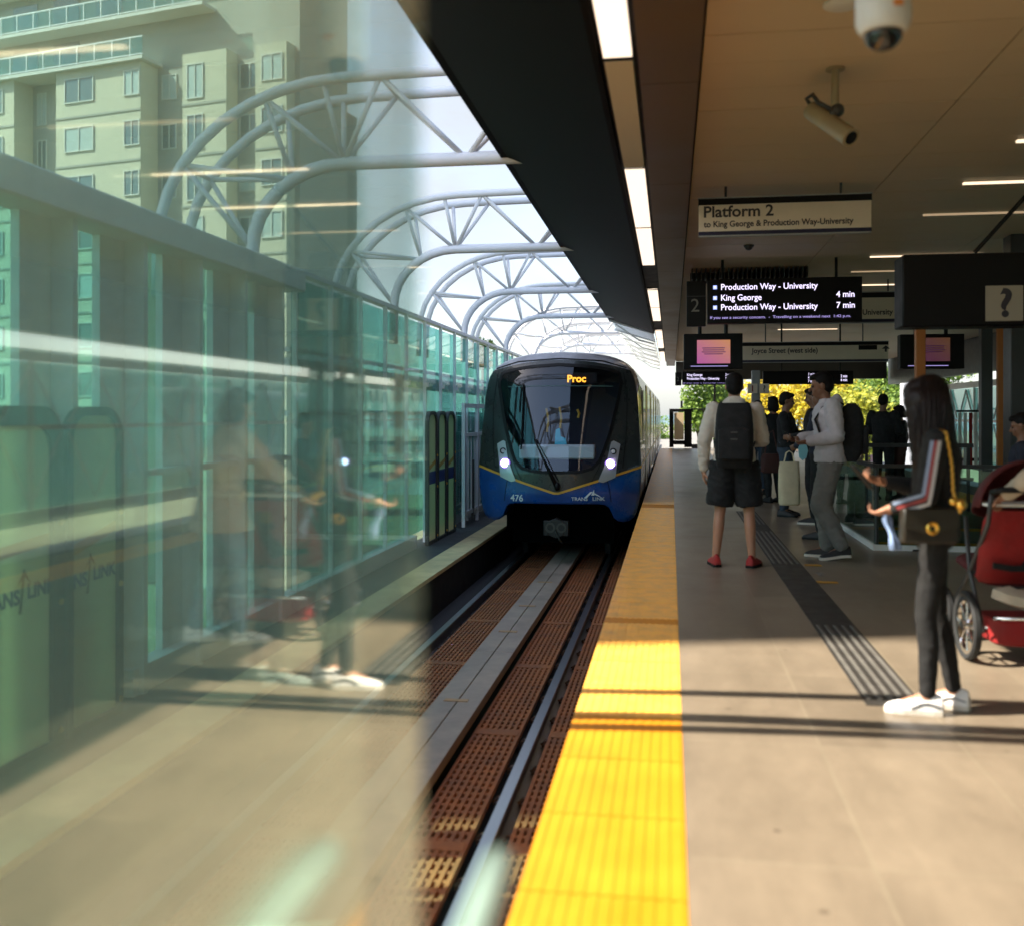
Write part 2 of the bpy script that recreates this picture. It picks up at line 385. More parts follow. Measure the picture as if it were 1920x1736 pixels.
M['rustdark'] = mat('dark rusty clip steel', (.10, .055, .035), .75, var=.3, vscale=9)
from mathutils import noise as mnoise
def fold(me, amp, seed=0.0):
    """cloth creases: shallow slanting ridges pushed along the normals"""
    nrm = [v.normal.copy() for v in me.vertices]
    for v, vn in zip(me.vertices, nrm):
        c = v.co.copy(); q = Vector((c.x * 9 + seed, c.y * 9, c.z * 15 + c.x * 7))
        a = mnoise.noise(q); b = mnoise.noise(q * 2.3)
        v.co = c + vn * ((1 - 2 * abs(a)) * .7 + b * .5 - .2) * amp
    me.update()
    return me
# ================================================================ the setting
YN, YF = -24.0, 43.0              # platform and roof run along Y
GZ = -8.0                        # street level below the elevated station
def struct(name, mb, m, **k):
    o = mb.build(name, m, **k); o['kind'] = 'structure'; return o

g = MB(); g.box(-900, 900, -200, 1400, GZ - .3, GZ)
struct('ground', g, mat('city ground', (.09, .11, .06), .95, var=.4, vscale=.05))
g = MB(); g.box(-4.3, 9.4, 43.4, 260, -1.55, -1.25)
struct('guideway', g, M['concrete'])

# platform slab with a stair opening
SX0, SX1, SY0, SY1 = 2.12, 4.4, 11.1, 15.2
g = MB()
for (a, b, c, d) in ((.051, 4.78, YN, SY0), (.051, SX0, SY0, SY1), (SX1, 4.78, SY0, SY1), (.051, 4.78, SY1, YF)):
    g.box(a, b, c, d, -.35, 0)
struct('platform', g, M['tile'])
g = MB(); g.box(-.40, 5.2, YN, SY0 - .01, -1.3, -.352); g.box(-.40, 5.2, SY1 + .01, YF - .01, -1.3, -.352)
struct('platform_base', g, M['dark_concrete'])
# yellow tactile edge: worn stretches and rows of newer tiles
def tactile(x0, x1):
    mb = MB()
    def seg(y0, y1, k):
        mb.cur = k
        mb.box(x0, x1, y0, y1 - .006, -.30, 0)
        n = 12; p = (x1 - x0) / n
        for i in range(n):
            c = x0 + (i + .5) * p
            mb.box(c - p * .24, c + p * .24, y0 + .004, y1 - .004, -.001, .0022)
    y = YN
    def run(y1, k):
        nonlocal y
        n = max(1, round((y1 - y) / .6)); s = (y1 - y) / n
        for i in range(n): seg(y + i * s, y + (i + 1) * s - .003, k)
        y = y1
    run(4.80, 0); run(6.95, 1); run(7.12, 0); run(15.6, 1); run(16.2, 0); run(YF, 1)
    return mb
struct('tactile_strip', tactile(-.452, .049), [M['yellow'], M['worn']])
struct('tactile_strip', tactile(4.782, 5.28), [M['yellow'], M['worn']])
for (px, py, a, b) in ((1524, 1060, .075, .05), (1551, 1092, .085, .05)):
    Z = CAMH * F / (py - 777); p = P(px, py, Z); g = MB(); g.box(p.x - a, p.x + a, p.y - b, p.y + b, .0043, .006)
    o = g.build('floor_tape', mat('worn yellow tape', (.40, .20, .01), .6, var=.3, vscale=20), loc=(p.x, p.y, .005)); props(o, 'worn yellow tape patch on the charcoal guiding path, %s the white arrow' % ('beyond' if py < 1080 else 'nearer than'), 'floor tape', 'yellow tape patches on the floor')
Z = CAMH * F / (1077 - 777); p = P(1537, 1077, Z); g = MB(); g.prism([(p.x - .02, p.y - .10), (p.x + .02, p.y - .10), (p.x + .02, p.y + .04), (p.x + .05, p.y + .04), (p.x, p.y + .12), (p.x - .05, p.y + .04), (p.x - .02, p.y + .04)], .0043, .0058, 'z')
props(g.build('floor_arrow', mat('worn white paint', (.20, .19, .17), .6), loc=(p.x, p.y, .005)), 'small faded white arrow between two yellow tape patches on the floor', 'floor marking')
# dark guiding path
g = MB(); g.cur = 0; g.box(.944, 1.222, 5.16, 15.2, -.001, .004)
g.cur = 1
for (a, b) in ((5.25, 7.05), (9.9, 12.6), (13.4, 15.1)):
    for i in range(5):
        c = .944 + .03 + i * .0545
        g.box(c - .010, c + .010, a, b, .003, .010)
g.cur = 0
struct('guiding_path', g, [mat('charcoal guiding tile', (.030, .026, .022), .55, var=.2), mat('worn guiding rib', (.13, .12, .105), .5, var=.2)])
# track bed, parapets, walkway
g = MB(); g.box(-3.03, -.40, YN, 43.4, -1.5, -1.2); g.box(5.2, 8.4, YN, 43.4, -1.5, -1.2)
struct('track_bed', g, M['dark_concrete'])
g = MB(); g.box(-3.40, -3.03, YN, 80, -.70, -.65)
struct('walkway_edge', g, M['sand'])
g = MB(); g.box(-3.40, -3.05, YN, 80, -1.3, -.701)
struct('walkway_base', g, mat('shade black concrete', (.012, .011, .010), .9, var=.3, bump=.3))  # near-black colour paints the shade below the walkway edge
g = MB(); g.box(-4.15, -3.402, YN, 80, -1.3, -.655)
struct('walkway', g, M['walk'])
g = MB(); g.box(8.0, 8.6, YN, 43, -1.3, -.5)
struct('far_walkway', g, M['concrete'])
# shadowed stair flight going down in the opening
g = MB()
for i in range(9):
    g.cur = 0; g.box(SX0 + .02, SX1 - .02, SY1 - .3 * (i + 1), SY1 - .3 * i, -2.6, -.17 * (i + 1))
    g.cur = 1; g.box(SX0 + .03, SX1 - .03, SY1 - .3 * (i + 1) - .003, SY1 - .3 * (i + 1) + .05, -.17 * (i + 1) - .03, -.17 * (i + 1) + .004)
st = g.build('stairs', [M['concrete'], M['yellow']], loc=(3.2, 13, -2.6)); props(st, 'concrete stair flight with yellow nosings sinking behind the glass balustrade', 'stairs')

# ================================================================ track fittings
def grate(x0, x1, label):
    mb = MB(); z = -1.06
    n = int((x1 - x0) / .044); p = (x1 - x0) / n
    for i in range(n + 1):
        c = x0 + i * p; mb.box(c - .0125, c + .0125, 1.5, 34, z - .04, z)
    y = 1.5; k = 0
    while y < 34:
        mb.box(x0, x1, y - .018, y + .018, z - .035, z - .006)
        if k % 20 == 0: mb.box(x0, x1, y - .06, y + .06, z - .045, z + .004)
        y += .105; k += 1
    o = mb.build('track_grating', M['rust'], loc=((x0 + x1) / 2, 15, z)); props(o, label, 'grating', 'perforated gratings of the track')
grate(-.92, -.47, 'rusty perforated grating between the nearer rail and the yellow platform edge')
grate(-1.51, -1.17, 'rusty perforated grating between the nearer rail and the grey centre plate')
grate(-2.42, -1.98, 'rusty perforated grating between the grey centre plate and the farther rail')
def rail(x, label):
    mb = MB(); mb.prism([(x - .035, -1.0), (x - .04, -1.012), (x - .036, -1.04), (x - .012, -1.055), (x - .012, -1.13), (x - .07, -1.15), (x - .07, -1.165),
                         (x + .07, -1.165), (x + .07, -1.15), (x + .012, -1.13), (x + .012, -1.055), (x + .036, -1.04), (x + .04, -1.012), (x + .035, -1.0)], 0, 90)
    o = mb.build('rail', M['rail'], loc=(x, 0, -1.165)); props(o, label, 'rail', 'running rails of the track')
    cm = None
    for i in range(22):
        for sx in (-1, 1):
            yy = 4.2 + i * .6
            if cm is None:
                g = MB(); g.box(-.035, .035, -.05, .05, 0, .022); g.lathe([(.001, .0221), (.02, .0221), (.02, .045), (.001, .045)], (0, 0, 0), 6); g.tube([(-.04, -.035, .022), (0, 0, .034), (.04, .035, .022)], .009, 6)
                c = g.build('clip', M['rustdark'], o, local=True); cm = c.data
            else:
                c = bpy.data.objects.new('clip', cm); COL.objects.link(c); c.parent = o
            c.location = (sx * .085, yy, .02)
rail(-1.035, 'shiny steel running rail nearer the platform')
rail(-2.55, 'shiny steel running rail nearer the walkway')
t = thing('reaction_rail', 'flat grey metal plate running between the two rails', 'track plate', (-1.745, 10, -1.1))
g = MB()
y = 0.0
while y < 40:
    g.box(-1.94, -1.75, y, y + 4.99, -1.03, -.95); g.box(-1.742, -1.55, y, y + 4.99, -1.03, -.95); y += 5
g.build('plate', M['plate'], t, bevel=.004)
for y in (8.2, 10.9, 12.4, 14.2):
    g = MB(); g.box(-1.86, -1.66, y, y + .07, -.9485, -.944)
    g.build('splice_bar', mat('ochre marker', (.40, .24, .12), .6), t)
g = MB()
for i in range(14):
    g = MB(); g.box(-1.80, -1.69, 2 + i * 2.6, 2.2 + i * 2.6, -1.2, -1.031); g.build('mount', M['dgrey'], t)
pass

# ================================================================ canopy roof over the platform
roof = thing('canopy_roof', 'long flat platform canopy with cream panelled ceiling and dark bronze eave', 'station roof', (2, 20, 3.6))
CZ = 3.62
g = MB(); y = YN; k = 0
xs = [.19, 1.985, 3.785, 5.585, 8.6]
while y < YF - .1:
    y1 = min(y + 1.5, YF)
    for a, b in zip(xs[:-1], xs[1:]):
        for q in range(3):
            ya, yb = y + (y1 - y) * q / 3, y + (y1 - y) * (q + 1) / 3
            g.box(a + .005, b - .005, ya + (.007 if q == 0 else .003), yb - (.007 if q == 2 else .003), CZ + (0 if k % 2 else .001), CZ + .03)
    y = y1; k += 1
g.build('ceiling', M['ceiling'], roof)
g = MB(); g.box(-.18, 8.7, YN, YF, CZ + .05, CZ + .55)
g.build('roof_deck', M['dark_concrete'], roof)
g = MB(); g.prism([(-1.56, 3.80), (-1.50, 3.80), (-.44, 3.43), (-.405, 3.43), (-.405, 3.70), (-.42, 4.17), (-1.56, 4.17)], YN, 25.6)
g.build('eave', M['eave'], roof)
g = MB(); 
for i in range(6):
    a = 25.62 + i * 2.9; g.prism([(-1.50, 3.80), (-.44, 3.45), (-.44, 3.50), (-1.50, 3.85)], a, a + 2.84)
g.build('glass_eave', M['frostw'], roof)
g = MB()
for i in range(7):
    a = 25.6 + i * 2.9; g.prism([(-1.56, 3.76), (-.42, 3.41), (-.42, 3.44), (-1.56, 3.83)], a - .03, a + .015)
    g.tube([(-1.4, a + .4, 3.72), (-.8, a + .4, 3.30), (-.42, a + .4, 3.2)], .02)
g.build('eave_bracket', M['lgrey'], roof)
g = MB()
for i in range(25):
    a = YN + i * 2.75; g.box(-.185, .165, a + .003, min(a + 2.745, YF), 3.435, 3.66)
g.build('soffit', M['soffit'], roof)
g = MB(); g.box(8.705, 8.95, YN, YF, 2.62, 4.0); g.build('fascia', M['dgrey'], roof)
g = MB(); g.box(-.40, -.19, YN, 40, 3.47, 3.66); g.build('light_trough', M['black'], roof)
# bulkhead at the far end
g = MB(); g.box(.2, 8.6, YF - .3, YF - .05, 2.85, 3.60); g.build('bulkhead', M['dgrey'], roof)

t = thing('end_blocker', 'plain concrete end block added behind the camera to keep out sky light', 'building', (2.2, -22, 0))  # added out of view so less sky light comes from behind
g = MB(); g.box(.6, 8.3, -23.8, -20.5, .002, CZ - .002); g.build('wall', M['dark_concrete'], t)
g = MB(); g.box(1.2, 2.4, -20.498, -20.42, .004, 2.2); g.build('door', M['dgrey'], t)
# strip lights along the edge (lamps hang in the trough: things)
segs = [(-.3, 2.75, 1), (2.78, 5.72, 1), (5.75, 8.28, 0), (8.31, 10.95, 1), (10.98, 13.75, 1), (16.5, 19.2, 1), (19.23, 22.0, 1), (24.6, 27.3, 1), (27.33, 31, 1), (33, 36, 1), (36.03, 39, 1)]
nm = ['lit strip light overhead at the platform edge nearest the camera', 'lit strip light at the top edge of the photo just before the unlit one', 'unlit tan strip light between two glowing ones',
      'glowing strip light just beyond the unlit one', 'glowing strip light ending at the first dark gap', 'glowing strip light just beyond the first dark gap',
      'glowing strip light ending at the second dark gap', 'glowing strip light just beyond the second dark gap', 'glowing strip light ending at the third dark gap',
      'second farthest glowing strip light above the train side', 'farthest glowing strip light above the platform end']
for (a, b, on), lb in zip(segs, nm):
    c = thing('strip_light', lb, 'light', (-.295, (a + b) / 2, 3.42), 0, 'strip lights along the platform edge')
    g = MB(); g.box(-.375, -.215, a, b, 3.42, 3.445); g.build('diffuser', M['lamp'] if on else M['unlit'], c)
    g = MB(); g.box(-.38, -.21, a, a + .012, 3.418, 3.468); g.box(-.38, -.21, b - .012, b, 3.418, 3.468); g.box(-.38, -.21, a + .013, b - .013, 3.446, 3.468); g.build('housing', M['dgrey'], c)
# cross ceiling lights
k = 0
ords = ['first', 'second', 'third', 'fourth', 'fifth', 'sixth', 'seventh', 'eighth', 'ninth', 'tenth', 'eleventh', 'twelfth', 'thirteenth', 'fourteenth', 'fifteenth', 'sixteenth', 'seventeenth', 'eighteenth', 'nineteenth', 'twentieth']
proto = None
for y in (4.1, 5.6, 7.1, 8.65, 10.16, 11.7, 14.7, 16.2, 17.9, 19.4, 24.0, 27, 32, 36):
    lb = 'thin bright ceiling light, %s from the camera in its row' % ords[k]
    if proto is None:
        proto = thing('ceiling_light', lb, 'light', (3.48, y, CZ - .02), 0, 'thin ceiling lights across the platform')
        g = MB(); g.box(2.74, 4.22, y - .028, y + .028, CZ - .022, CZ - .008); g.build('diffuser', M['lamp2'], proto)
        g = MB(); g.box(2.73, 4.23, y - .035, y + .035, CZ - .007, CZ - .002); g.build('frame', M['offwhite'], proto)
    else:
        c = dup(proto, (3.48, y, CZ - .02), label=lb)
        if k in (2, 5, 7, 9, 10, 12):
            for q in c.children:
                if q.name.startswith('diffuser'): q.data = q.data.copy(); q.data.materials[0] = M['lamp_dim']
    k += 1

# ================================================================ tube arches over the tracks
def arch(y, label, lattice=True):
    mw = M['white']
    o_pts, i_pts = [], []
    OH, IH = CAMH + 3.15, CAMH + 2.40
    ox = [-.9, -1.7, -2.4, -3.0]
    o_pts = [Vector((x, 0, OH - .02 * (x + .9) ** 2 * .3)) for x in ox]
    for k in range(1, 10):
        a = math.pi / 2 * k / 9
        o_pts.append(Vector((-3.0 - 1.85 * math.sin(a), 0, OH - .03 - 1.5 * (1 - math.cos(a)))))
    o_pts.append(Vector((-4.86, 0, 2.55)))
    i_pts = [Vector((x, 0, IH)) for x in (-.9, -1.6, -2.4, -3.1)]
    for k in range(1, 9):
        a = math.pi / 2 * k / 8
        i_pts.append(Vector((-3.1 - .92 * math.sin(a), 0, IH - .8 * (1 - math.cos(a)))))
    i_pts.append(Vector((-4.03, 0, 2.45)))
    t = thing('roof_arch', label, 'truss', (-4.4, y, 2.5), 0, 'white tubular arches over the track')
    D = Vector((0, y, 0))
    for s in (-.3, .3):
        g = MB(); g.tube([p + D + Vector((0, s, 0)) for p in o_pts], .052, 12); g.build('outer_tube', mw, t, smooth=True)
    g = MB(); g.tube([p + D for p in i_pts], .066, 12); g.build('inner_tube', mw, t, smooth=True)
    # lattice: zigzag between nodes of both chords
    on = [Vector((-1.25, 0, OH)), o_pts[3] + Vector((.35, 0, 0)), o_pts[5] * .5 + o_pts[6] * .5, o_pts[9], o_pts[12]]
    inn = [Vector((-1.9, 0, IH)), i_pts[3] * 1.0, i_pts[6], i_pts[11]]
    g = MB()
    for s in (-.3, .3):
        sv = Vector((0, s, 0))
        seq = []
        for a, b in ((on[0], inn[0]), (inn[0], on[1]), (on[1], inn[1]), (inn[1], on[2]), (on[2], inn[2]), (inn[2], on[3]), (on[3], inn[3]), (on[1] + Vector((-.55, 0, -.02)), inn[1])):
            pa = a + D + (sv if any((a - q).length < .9 and abs(a.z - q.z) < .1 for q in on) or a in on else Vector())
            pb = b + D + (sv if b in on else Vector())
            g.tube([pa, pb], .026, 8)
    for q in (on[1], on[2], on[3]):
        g.tube([q + D + Vector((0, -.3, 0)), q + D + Vector((0, .3, 0))], .024, 8)
    if lattice: g.build('lattice', mw, t, smooth=True)
    return t
for i in range(8):
    lb = ['white tube arch nearest the camera, out of view overhead', 'large white tube arch seen softly through the near glass', 'white tube arch whose left curve meets the edge of the near glass',
          'first white tube arch wholly right of the near glass', 'white tube arch above the left shoulder of the train', 'white tube arch just above the train roof',
          'second farthest white tube arch over the track', 'farthest white tube arch over the track'][i]
    arch(4.25 + 5.1 * i - (.3 if i == 0 else 0), lb, i > 0)

arch(-.9, 'white tube arch just behind the camera, mirrored in the train windscreen'); arch(-6.0, 'white tube arch farther behind the camera, mirrored in the train windscreen')
# ================================================================ left side: wall of posts, beam and glass
WX = -3.95
t = thing('screen_wall', 'grey steel and glass wall with heavy top beam beside the walkway', 'wall', (WX, 8, -.65))
g = MB(); g.box(WX - .16, WX + .16, -2, 10.2, 2.70, 2.93); g.build('beam', M['lgrey'], t, bevel=.02)
for y in [i * .9 + .55 for i in range(0, 11)]:
    g = MB(); g.box(WX - .12, WX - .06, y - .19, y + .19, -.65, 2.698); g.box(WX - .055, WX + .10, y + .13, y + .19, -.65, 2.698)
    g.build('post', M['lgrey'], t)
g = MB(); g.box(WX - .14, WX - .128, -2, 10.2, -.6, 2.698); g.build('pane', M['glass_l'], t)
g = MB(); g.box(WX - .10, WX + .06, 6.9, 15.3, -.65, -.45); g.box(WX - .05, WX + .03, 6.9, 10.1, .95, 1.0); g.build('sill_rail', M['lgrey'], t)

t = thing('glass_screen', 'pale green glass wall with thin mullions running far along the track', 'glass wall', (WX, 25, -.65))
g = MB(); g.box(WX - .05, WX - .035, 10.3, 46, -.45, 2.88); g.build('pane', M['glass_t'], t)
n = 0; y = 10.3
while y < 46:
    g = MB(); g.box(WX - .03, WX + .02, y - .02, y + .02, -.65, 2.93); g.box(WX + .021, WX + .06, y - .03, y + .03, 1.86, 1.93); g.build('mullion', M['lgrey'], t)
    y += 1.15
g = MB(); g.box(WX - .10, WX + .019, 10.3, 46, 2.931, 2.985); g.box(WX - .14, WX - .06, 10.3, 46, 2.09, 2.14); g.build('top_rail', M['white'], t)
g = MB(); g.box(WX - .16, WX - .06, 10.3, 46, 1.82, 2.02); g.box(WX - .16, WX - .06, 10.3, 46, 1.40, 1.46); g.build('cable_tray', M['white'], t)
g = MB(); g.box(WX - .10, WX - .06, 17.9, 46, -.64, 1.39); g.build('backing_panel', mat('pale panel behind the glass', (.80, .82, .78), .5, var=.1), t)

# green planting seen over the wall, darker building beyond is a thing of its own further down
# gate of white bars to the left of the train
t = thing('barred_gate', 'white metal gate with an upper lattice beside the train nose', 'gate', (-3.78, 20.2, -.65))
g = MB()
for y in (18.3, 19.6, 21.2, 23.0): g.box(-3.80, -3.74, y - .05, y + .05, -.65, 1.62)
g.box(-3.80, -3.75, 18.3, 23.0, 1.54, 1.62); g.box(-3.80, -3.75, 18.3, 23.0, 1.0, 1.07); g.box(-3.80, -3.75, 18.3, 23.0, -.45, -.38)
g.build('frame', M['white'], t)
g = MB()
for i in range(16): y = 18.45 + i * .29; g.box(-3.785, -3.765, y, y + .03, -.38, 1.0)
g.build('bars', M['lgrey'], t)
g = MB(); g.box(-3.79, -3.74, 19.1, 19.16, -.6, .55); g.box(-3.79, -3.74, 20.7, 20.8, 1.08, 1.5); g.build('dark_strut', M['dgrey'], t)

# grey barrier panels with rounded dark frame, stripe and lettering
def barrier(y0, y1, label, words=True, x=-3.82, zt=1.47, brand=False):
    t = thing('barrier_panel', label, 'barrier panel', (x, (y0 + y1) / 2, -.65), 0, 'barrier panels along the walkway')
    r = .22; w_ = .12 if y1 - y0 > 1 else .06
    def rr(a0, a1, b0, b1, rad):
        pts = [(a0, b0), (a1, b0)]
        for k in range(7): q = math.pi / 2 * k / 6; pts.append((a1 - rad + rad * math.cos(q), b1 - rad + rad * math.sin(q)))
        for k in range(7): q = math.pi / 2 + math.pi / 2 * k / 6; pts.append((a0 + rad + rad * math.cos(q), b1 - rad + rad * math.sin(q)))
        return pts
    g = MB(); outer = rr(y0, y1, -.65, zt, r); inner = rr(y0 + w_, y1 - w_, -.60, zt - w_, r - .07)
    n = len(outer)
    vs = [(x + .04, p[0], p[1]) for p in outer] + [(x + .04, p[0], p[1]) for p in inner] + [(x - .02, p[0], p[1]) for p in outer] + [(x - .02, p[0], p[1]) for p in inner]
    fs = []
    for i in range(n):
        j = (i + 1) % n
        fs += [(i, j, n + j, n + i), (2 * n + i, 3 * n + i, 3 * n + j, 2 * n + j), (i, 2 * n + i, 2 * n + j, j), (n + i, n + j, 3 * n + j, 3 * n + i)]
    g.add(vs, fs); g.build('frame', M['dgrey'], t)
    g = MB(); g.prism(inner, x - .015, x + .012, 'x'); g.build('panel', M['frost'], t)
    sl = .05
    g = MB(); g.prism([(y0 + w_, .50), (y1 - w_, .62), (y1 - w_, .69), (y0 + w_, .57)], x + .0125, x + .0145, 'x'); g.build('stripe', mat('ochre stripe', (.55, .34, .08), .5), t)
    if words:
        lettering('TRANS', .125, (x + .015, y1 - .80, .30), mat('blue lettering', (.03, .05, .20), .5), t, rot=(R(90), 0, R(90)), bold=.03)
        lettering('LINK', .125, (x + .015, y1 - .34, .32), mat('blue lettering', (.03, .05, .20), .5), t, rot=(R(90), 0, R(90)), bold=.03)
        g = MB(); g.prism([(y1 - .42, .24), (y1 - .395, .24), (y1 - .36, .50), (y1 - .375, .50)], x + .0125, x + .0165, 'x'); g.prism([(y1 - .44, .40), (y1 - .37, .50), (y1 - .30, .40), (y1 - .37, .46)], x + .0166, x + .0175, 'x'); g.build('emblem', mat('grey emblem', (.10, .09, .06), .5), t)
    else:
        g = MB(); g.box(x + .0125, x + .0145, y0 + w_, y1 - w_, .30, .50); g.build('blue_band', mat('blue band', (.04, .07, .22), .5), t)
    g = MB()
    for z in (.75, .25, -.55): g.lathe([(.001, 0), (.02, 0), (.02, .012), (.001, .012)], (x + .041, y1 - .045, z), 10, 'x')
    g.build('rivet', M['gold'], t)
barrier(4.1, 5.88, 'large grey barrier panel at the left edge with rounded dark frame and blue lettering')
barrier(5.92, 6.58, 'grey barrier panel directly beyond the large rounded one, lettered blue')
barrier(15.6, 16.25, 'tall narrow barrier panel beside the edge of the near glass', False)
barrier(16.3, 16.95, 'middle one of three tall narrow barrier panels left of the train', False)
barrier(17.0, 17.65, 'narrow barrier panel nearest the white barred gate', False)

# ================================================================ glass pane close to the camera
t = thing('near_screen', 'large green tinted glass screen right beside the camera, full of reflections', 'glass screen', (-.236, -.5, 0))
g = MB(); g.box(-.242, -.230, -1.6, .92, .12, 2.45); g.build('pane', M['glass_near'], t)
g = MB(); g.box(-.265, -.205, -1.6, .92, .006, .119); g.build('base_channel', M['lgrey'], t)
g = MB(); g.box(-.255, -.215, -1.64, -1.601, .006, 2.5); g.build('end_post', M['lgrey'], t)
t2 = thing('edge_screen', 'second green tinted glass screen at the platform edge just behind the near one', 'glass screen', (-.425, -.5, 0))
g = MB(); g.box(-.430, -.420, -1.6, 1.36, .12, 2.45); g.build('pane', M['glass_edge'], t2)
g = MB(); g.box(-.447, -.403, -1.6, 1.36, .006, .119); g.build('base_channel', M['lgrey'], t2)
a, b = P(938, 1622, .90), P(872, 1800, .74)
g = MB(); g.tube([a, a * .5 + b * .5, b, b + Vector((-.03, -.06, -.10)), Vector((-.222, .62, .9))], .015, 12)
g.build('grab_rail', M['lgrey'], t, smooth=True)

# ================================================================ right hand side: outer wall, columns, balustrade
t = thing('far_side_wall', 'sunlit white framed glass wall beyond the opposite track', 'wall', (8.3, 20, -.5))
g = MB(); g.box(8.30, 8.315, YN, 36, .1, 2.15); g.build('pane', M['glass_l'], t)
g = MB(); g.box(8.25, 8.36, YN, 36, 2.16, 2.32); g.box(8.25, 8.36, YN, 36, -.1, .09); g.box(8.26, 8.296, YN, 36, 1.2, 1.27); g.build('rail', M['white'], t)
for i in range(16):
    y = -4 + i * 2.4
    g = MB(); g.box(8.25, 8.296, y - .04, y + .04, .1, 2.15); g.build('mullion', M['white'], t)
g = MB()
for i in range(25):
    y = -4 + i * 1.6
    g.tube([(8.27, y + .1, 1.3), (8.27, y + .8, 2.1), (8.27, y + 1.5, 1.3)], .025, 6)
    g.tube([(8.27, y + .1, 1.15), (8.27, y + .8, .15), (8.27, y + 1.5, 1.15)], .02, 6)
g.build('lattice', M['white'], t)
g = MB(); g.box(8.4, 8.41, YN, 36, .1, 2.15); g.build('backing_panel', M['frostw'], t)

def column(px, Y, wd, z1, name, label, m, cat='column', base=True):
    p = P(px, 777, Y); t = thing(name, label, cat, (p.x, p.y, 0))
    g = MB(); g.box(p.x - wd / 2, p.x + wd / 2, p.y - wd / 2, p.y + wd / 2, .021, z1); g.build('shaft', m, t, bevel=.012)
    g = MB(); g.box(p.x - wd * .85, p.x + wd * .85, p.y - wd * .85, p.y + wd * .85, .001, .02); g.build('base_plate', m, t)
    return t
column(1848, 17, .18, CZ, 'roof_column', 'slim grey steel column behind the hooded stroller', M['dgrey'])

column(1912, 12.5, .30, CZ, 'roof_column', 'broad grey column at the right edge of the photo', M['dgrey'])
column(1417, 20, .16, 2.28, 'roof_column', 'grey pole carrying two small square number signs', M['grey'])
for px, top, lb in ((1876, 2.80, 'orange post standing below the question mark sign'), (1725, 2.52, 'orange post rising behind the long haired woman')):
    p = P(px, 777, 14.6 if px > 1800 else 10.6)
    t = thing('orange_post', lb, 'post', (p.x, p.y, 0), 0, 'orange posts on the platform')
    g = MB(); g.prism([(p.x - .05, p.y - .04), (p.x + .05, p.y - .04), (p.x + .05, p.y + .04), (p.x - .05, p.y + .04)], .02, top, 'z'); g.build('shaft', M['orange'], t, bevel=.01)
    g = MB(); g.box(p.x - .09, p.x + .09, p.y - .08, p.y + .08, .001, .019); g.build('foot_plate', M['dgrey'], t)

p = P(1701, 777, 46)
t = thing('mast_post', 'bright white post right of the two silhouetted people', 'post', (p.x, p.y, -1.25))
g = MB(); g.box(p.x - .26, p.x + .26, p.y - .26, p.y + .26, -1.2, 3.5); g.build('shaft', M['white'], t, bevel=.03)
g = MB(); g.box(p.x - .4, p.x + .4, p.y - .4, p.y + .4, -1.249, -1.201); g.build('base_plate', M['grey'], t)
t = thing('stair_balustrade', 'low glass balustrade with dark rails around the stair opening', 'balustrade', (SX0, SY0, 0))
g = MB(); g.box(SX0 - .01, SX0 + .004, SY0 + .02, SY1, .06, .86); g.box(SX0 + .03, SX1, SY0 - .02, SY0 - .006, .06, .86); g.build('pane', M['glass_bal'], t)
g = MB(); g.box(SX0 - .03, SX0 + .02, SY0 - .04, SY1, .861, .90); g.box(SX0 + .021, SX1, SY0 - .04, SY0 + .01, .861, .90); g.build('hand_rail', M['dgrey'], t)
g = MB(); g.box(SX0 - .03, SX0 + .02, SY0 - .04, SY1, .001, .059); g.box(SX0 + .021, SX1, SY0 - .04, SY0 + .01, .001, .059); g.build('kick_channel', M['lgrey'], t)
for (x, y) in ((SX0 - .005, SY0 - .015), (SX1 - .1, SY0 - .013), (SX0 - .005, SY1 - .1)):
    g = MB(); g.box(x - .03, x + .03, y - .03, y + .03, .06, .86) if False else g.tube([(x + .02, y + .03, .06), (x + .02, y + .03, .86)], .02)
    g.build('baluster', M['dgrey'], t)
t = thing('stair_balustrade', 'dark rail and mesh barrier standing behind the stair opening', 'balustrade', (SX0, SY1 + .6, 0))
g = MB(); g.box(SX0, SX1, SY1 + .58, SY1 + .62, .93, .99); g.box(SX0, SX1, SY1 + .58, SY1 + .62, .44, .49); g.build('hand_rail', M['dgrey'], t)
for i in range(4):
    x = SX0 + .05 + i * .72; g = MB(); g.box(x - .02, x + .02, SY1 + .575, SY1 + .625, 0, .929); g.build('baluster', M['dgrey'], t)

# notices on the far right
t = thing('notice_rack', 'narrow rack of white and red panels left of the slim grey column', 'notice rack', tuple(P(1820, 777, 20).xy) + (0,))
x0 = P(1798, 777, 20).x; yy = P(1820, 777, 20).y
for i in range(4):
    g = MB(); g.box(x0 + i * .10, x0 + i * .10 + .06, yy, yy + .02, .35, 1.45)
    g.build('panel', M['red'] if i == 2 else M['offwhite'], t)
g = MB(); g.box(x0 - .03, x0 + .42, yy + .021, yy + .05, .5, .56); g.box(x0 - .03, x0 + .42, yy + .021, yy + .05, 1.46, 1.5); g.box(x0 - .03, x0, yy + .021, yy + .05, 0, .499); g.box(x0 + .39, x0 + .42, yy + .021, yy + .05, 0, .499); g.build('frame', M['black'], t)

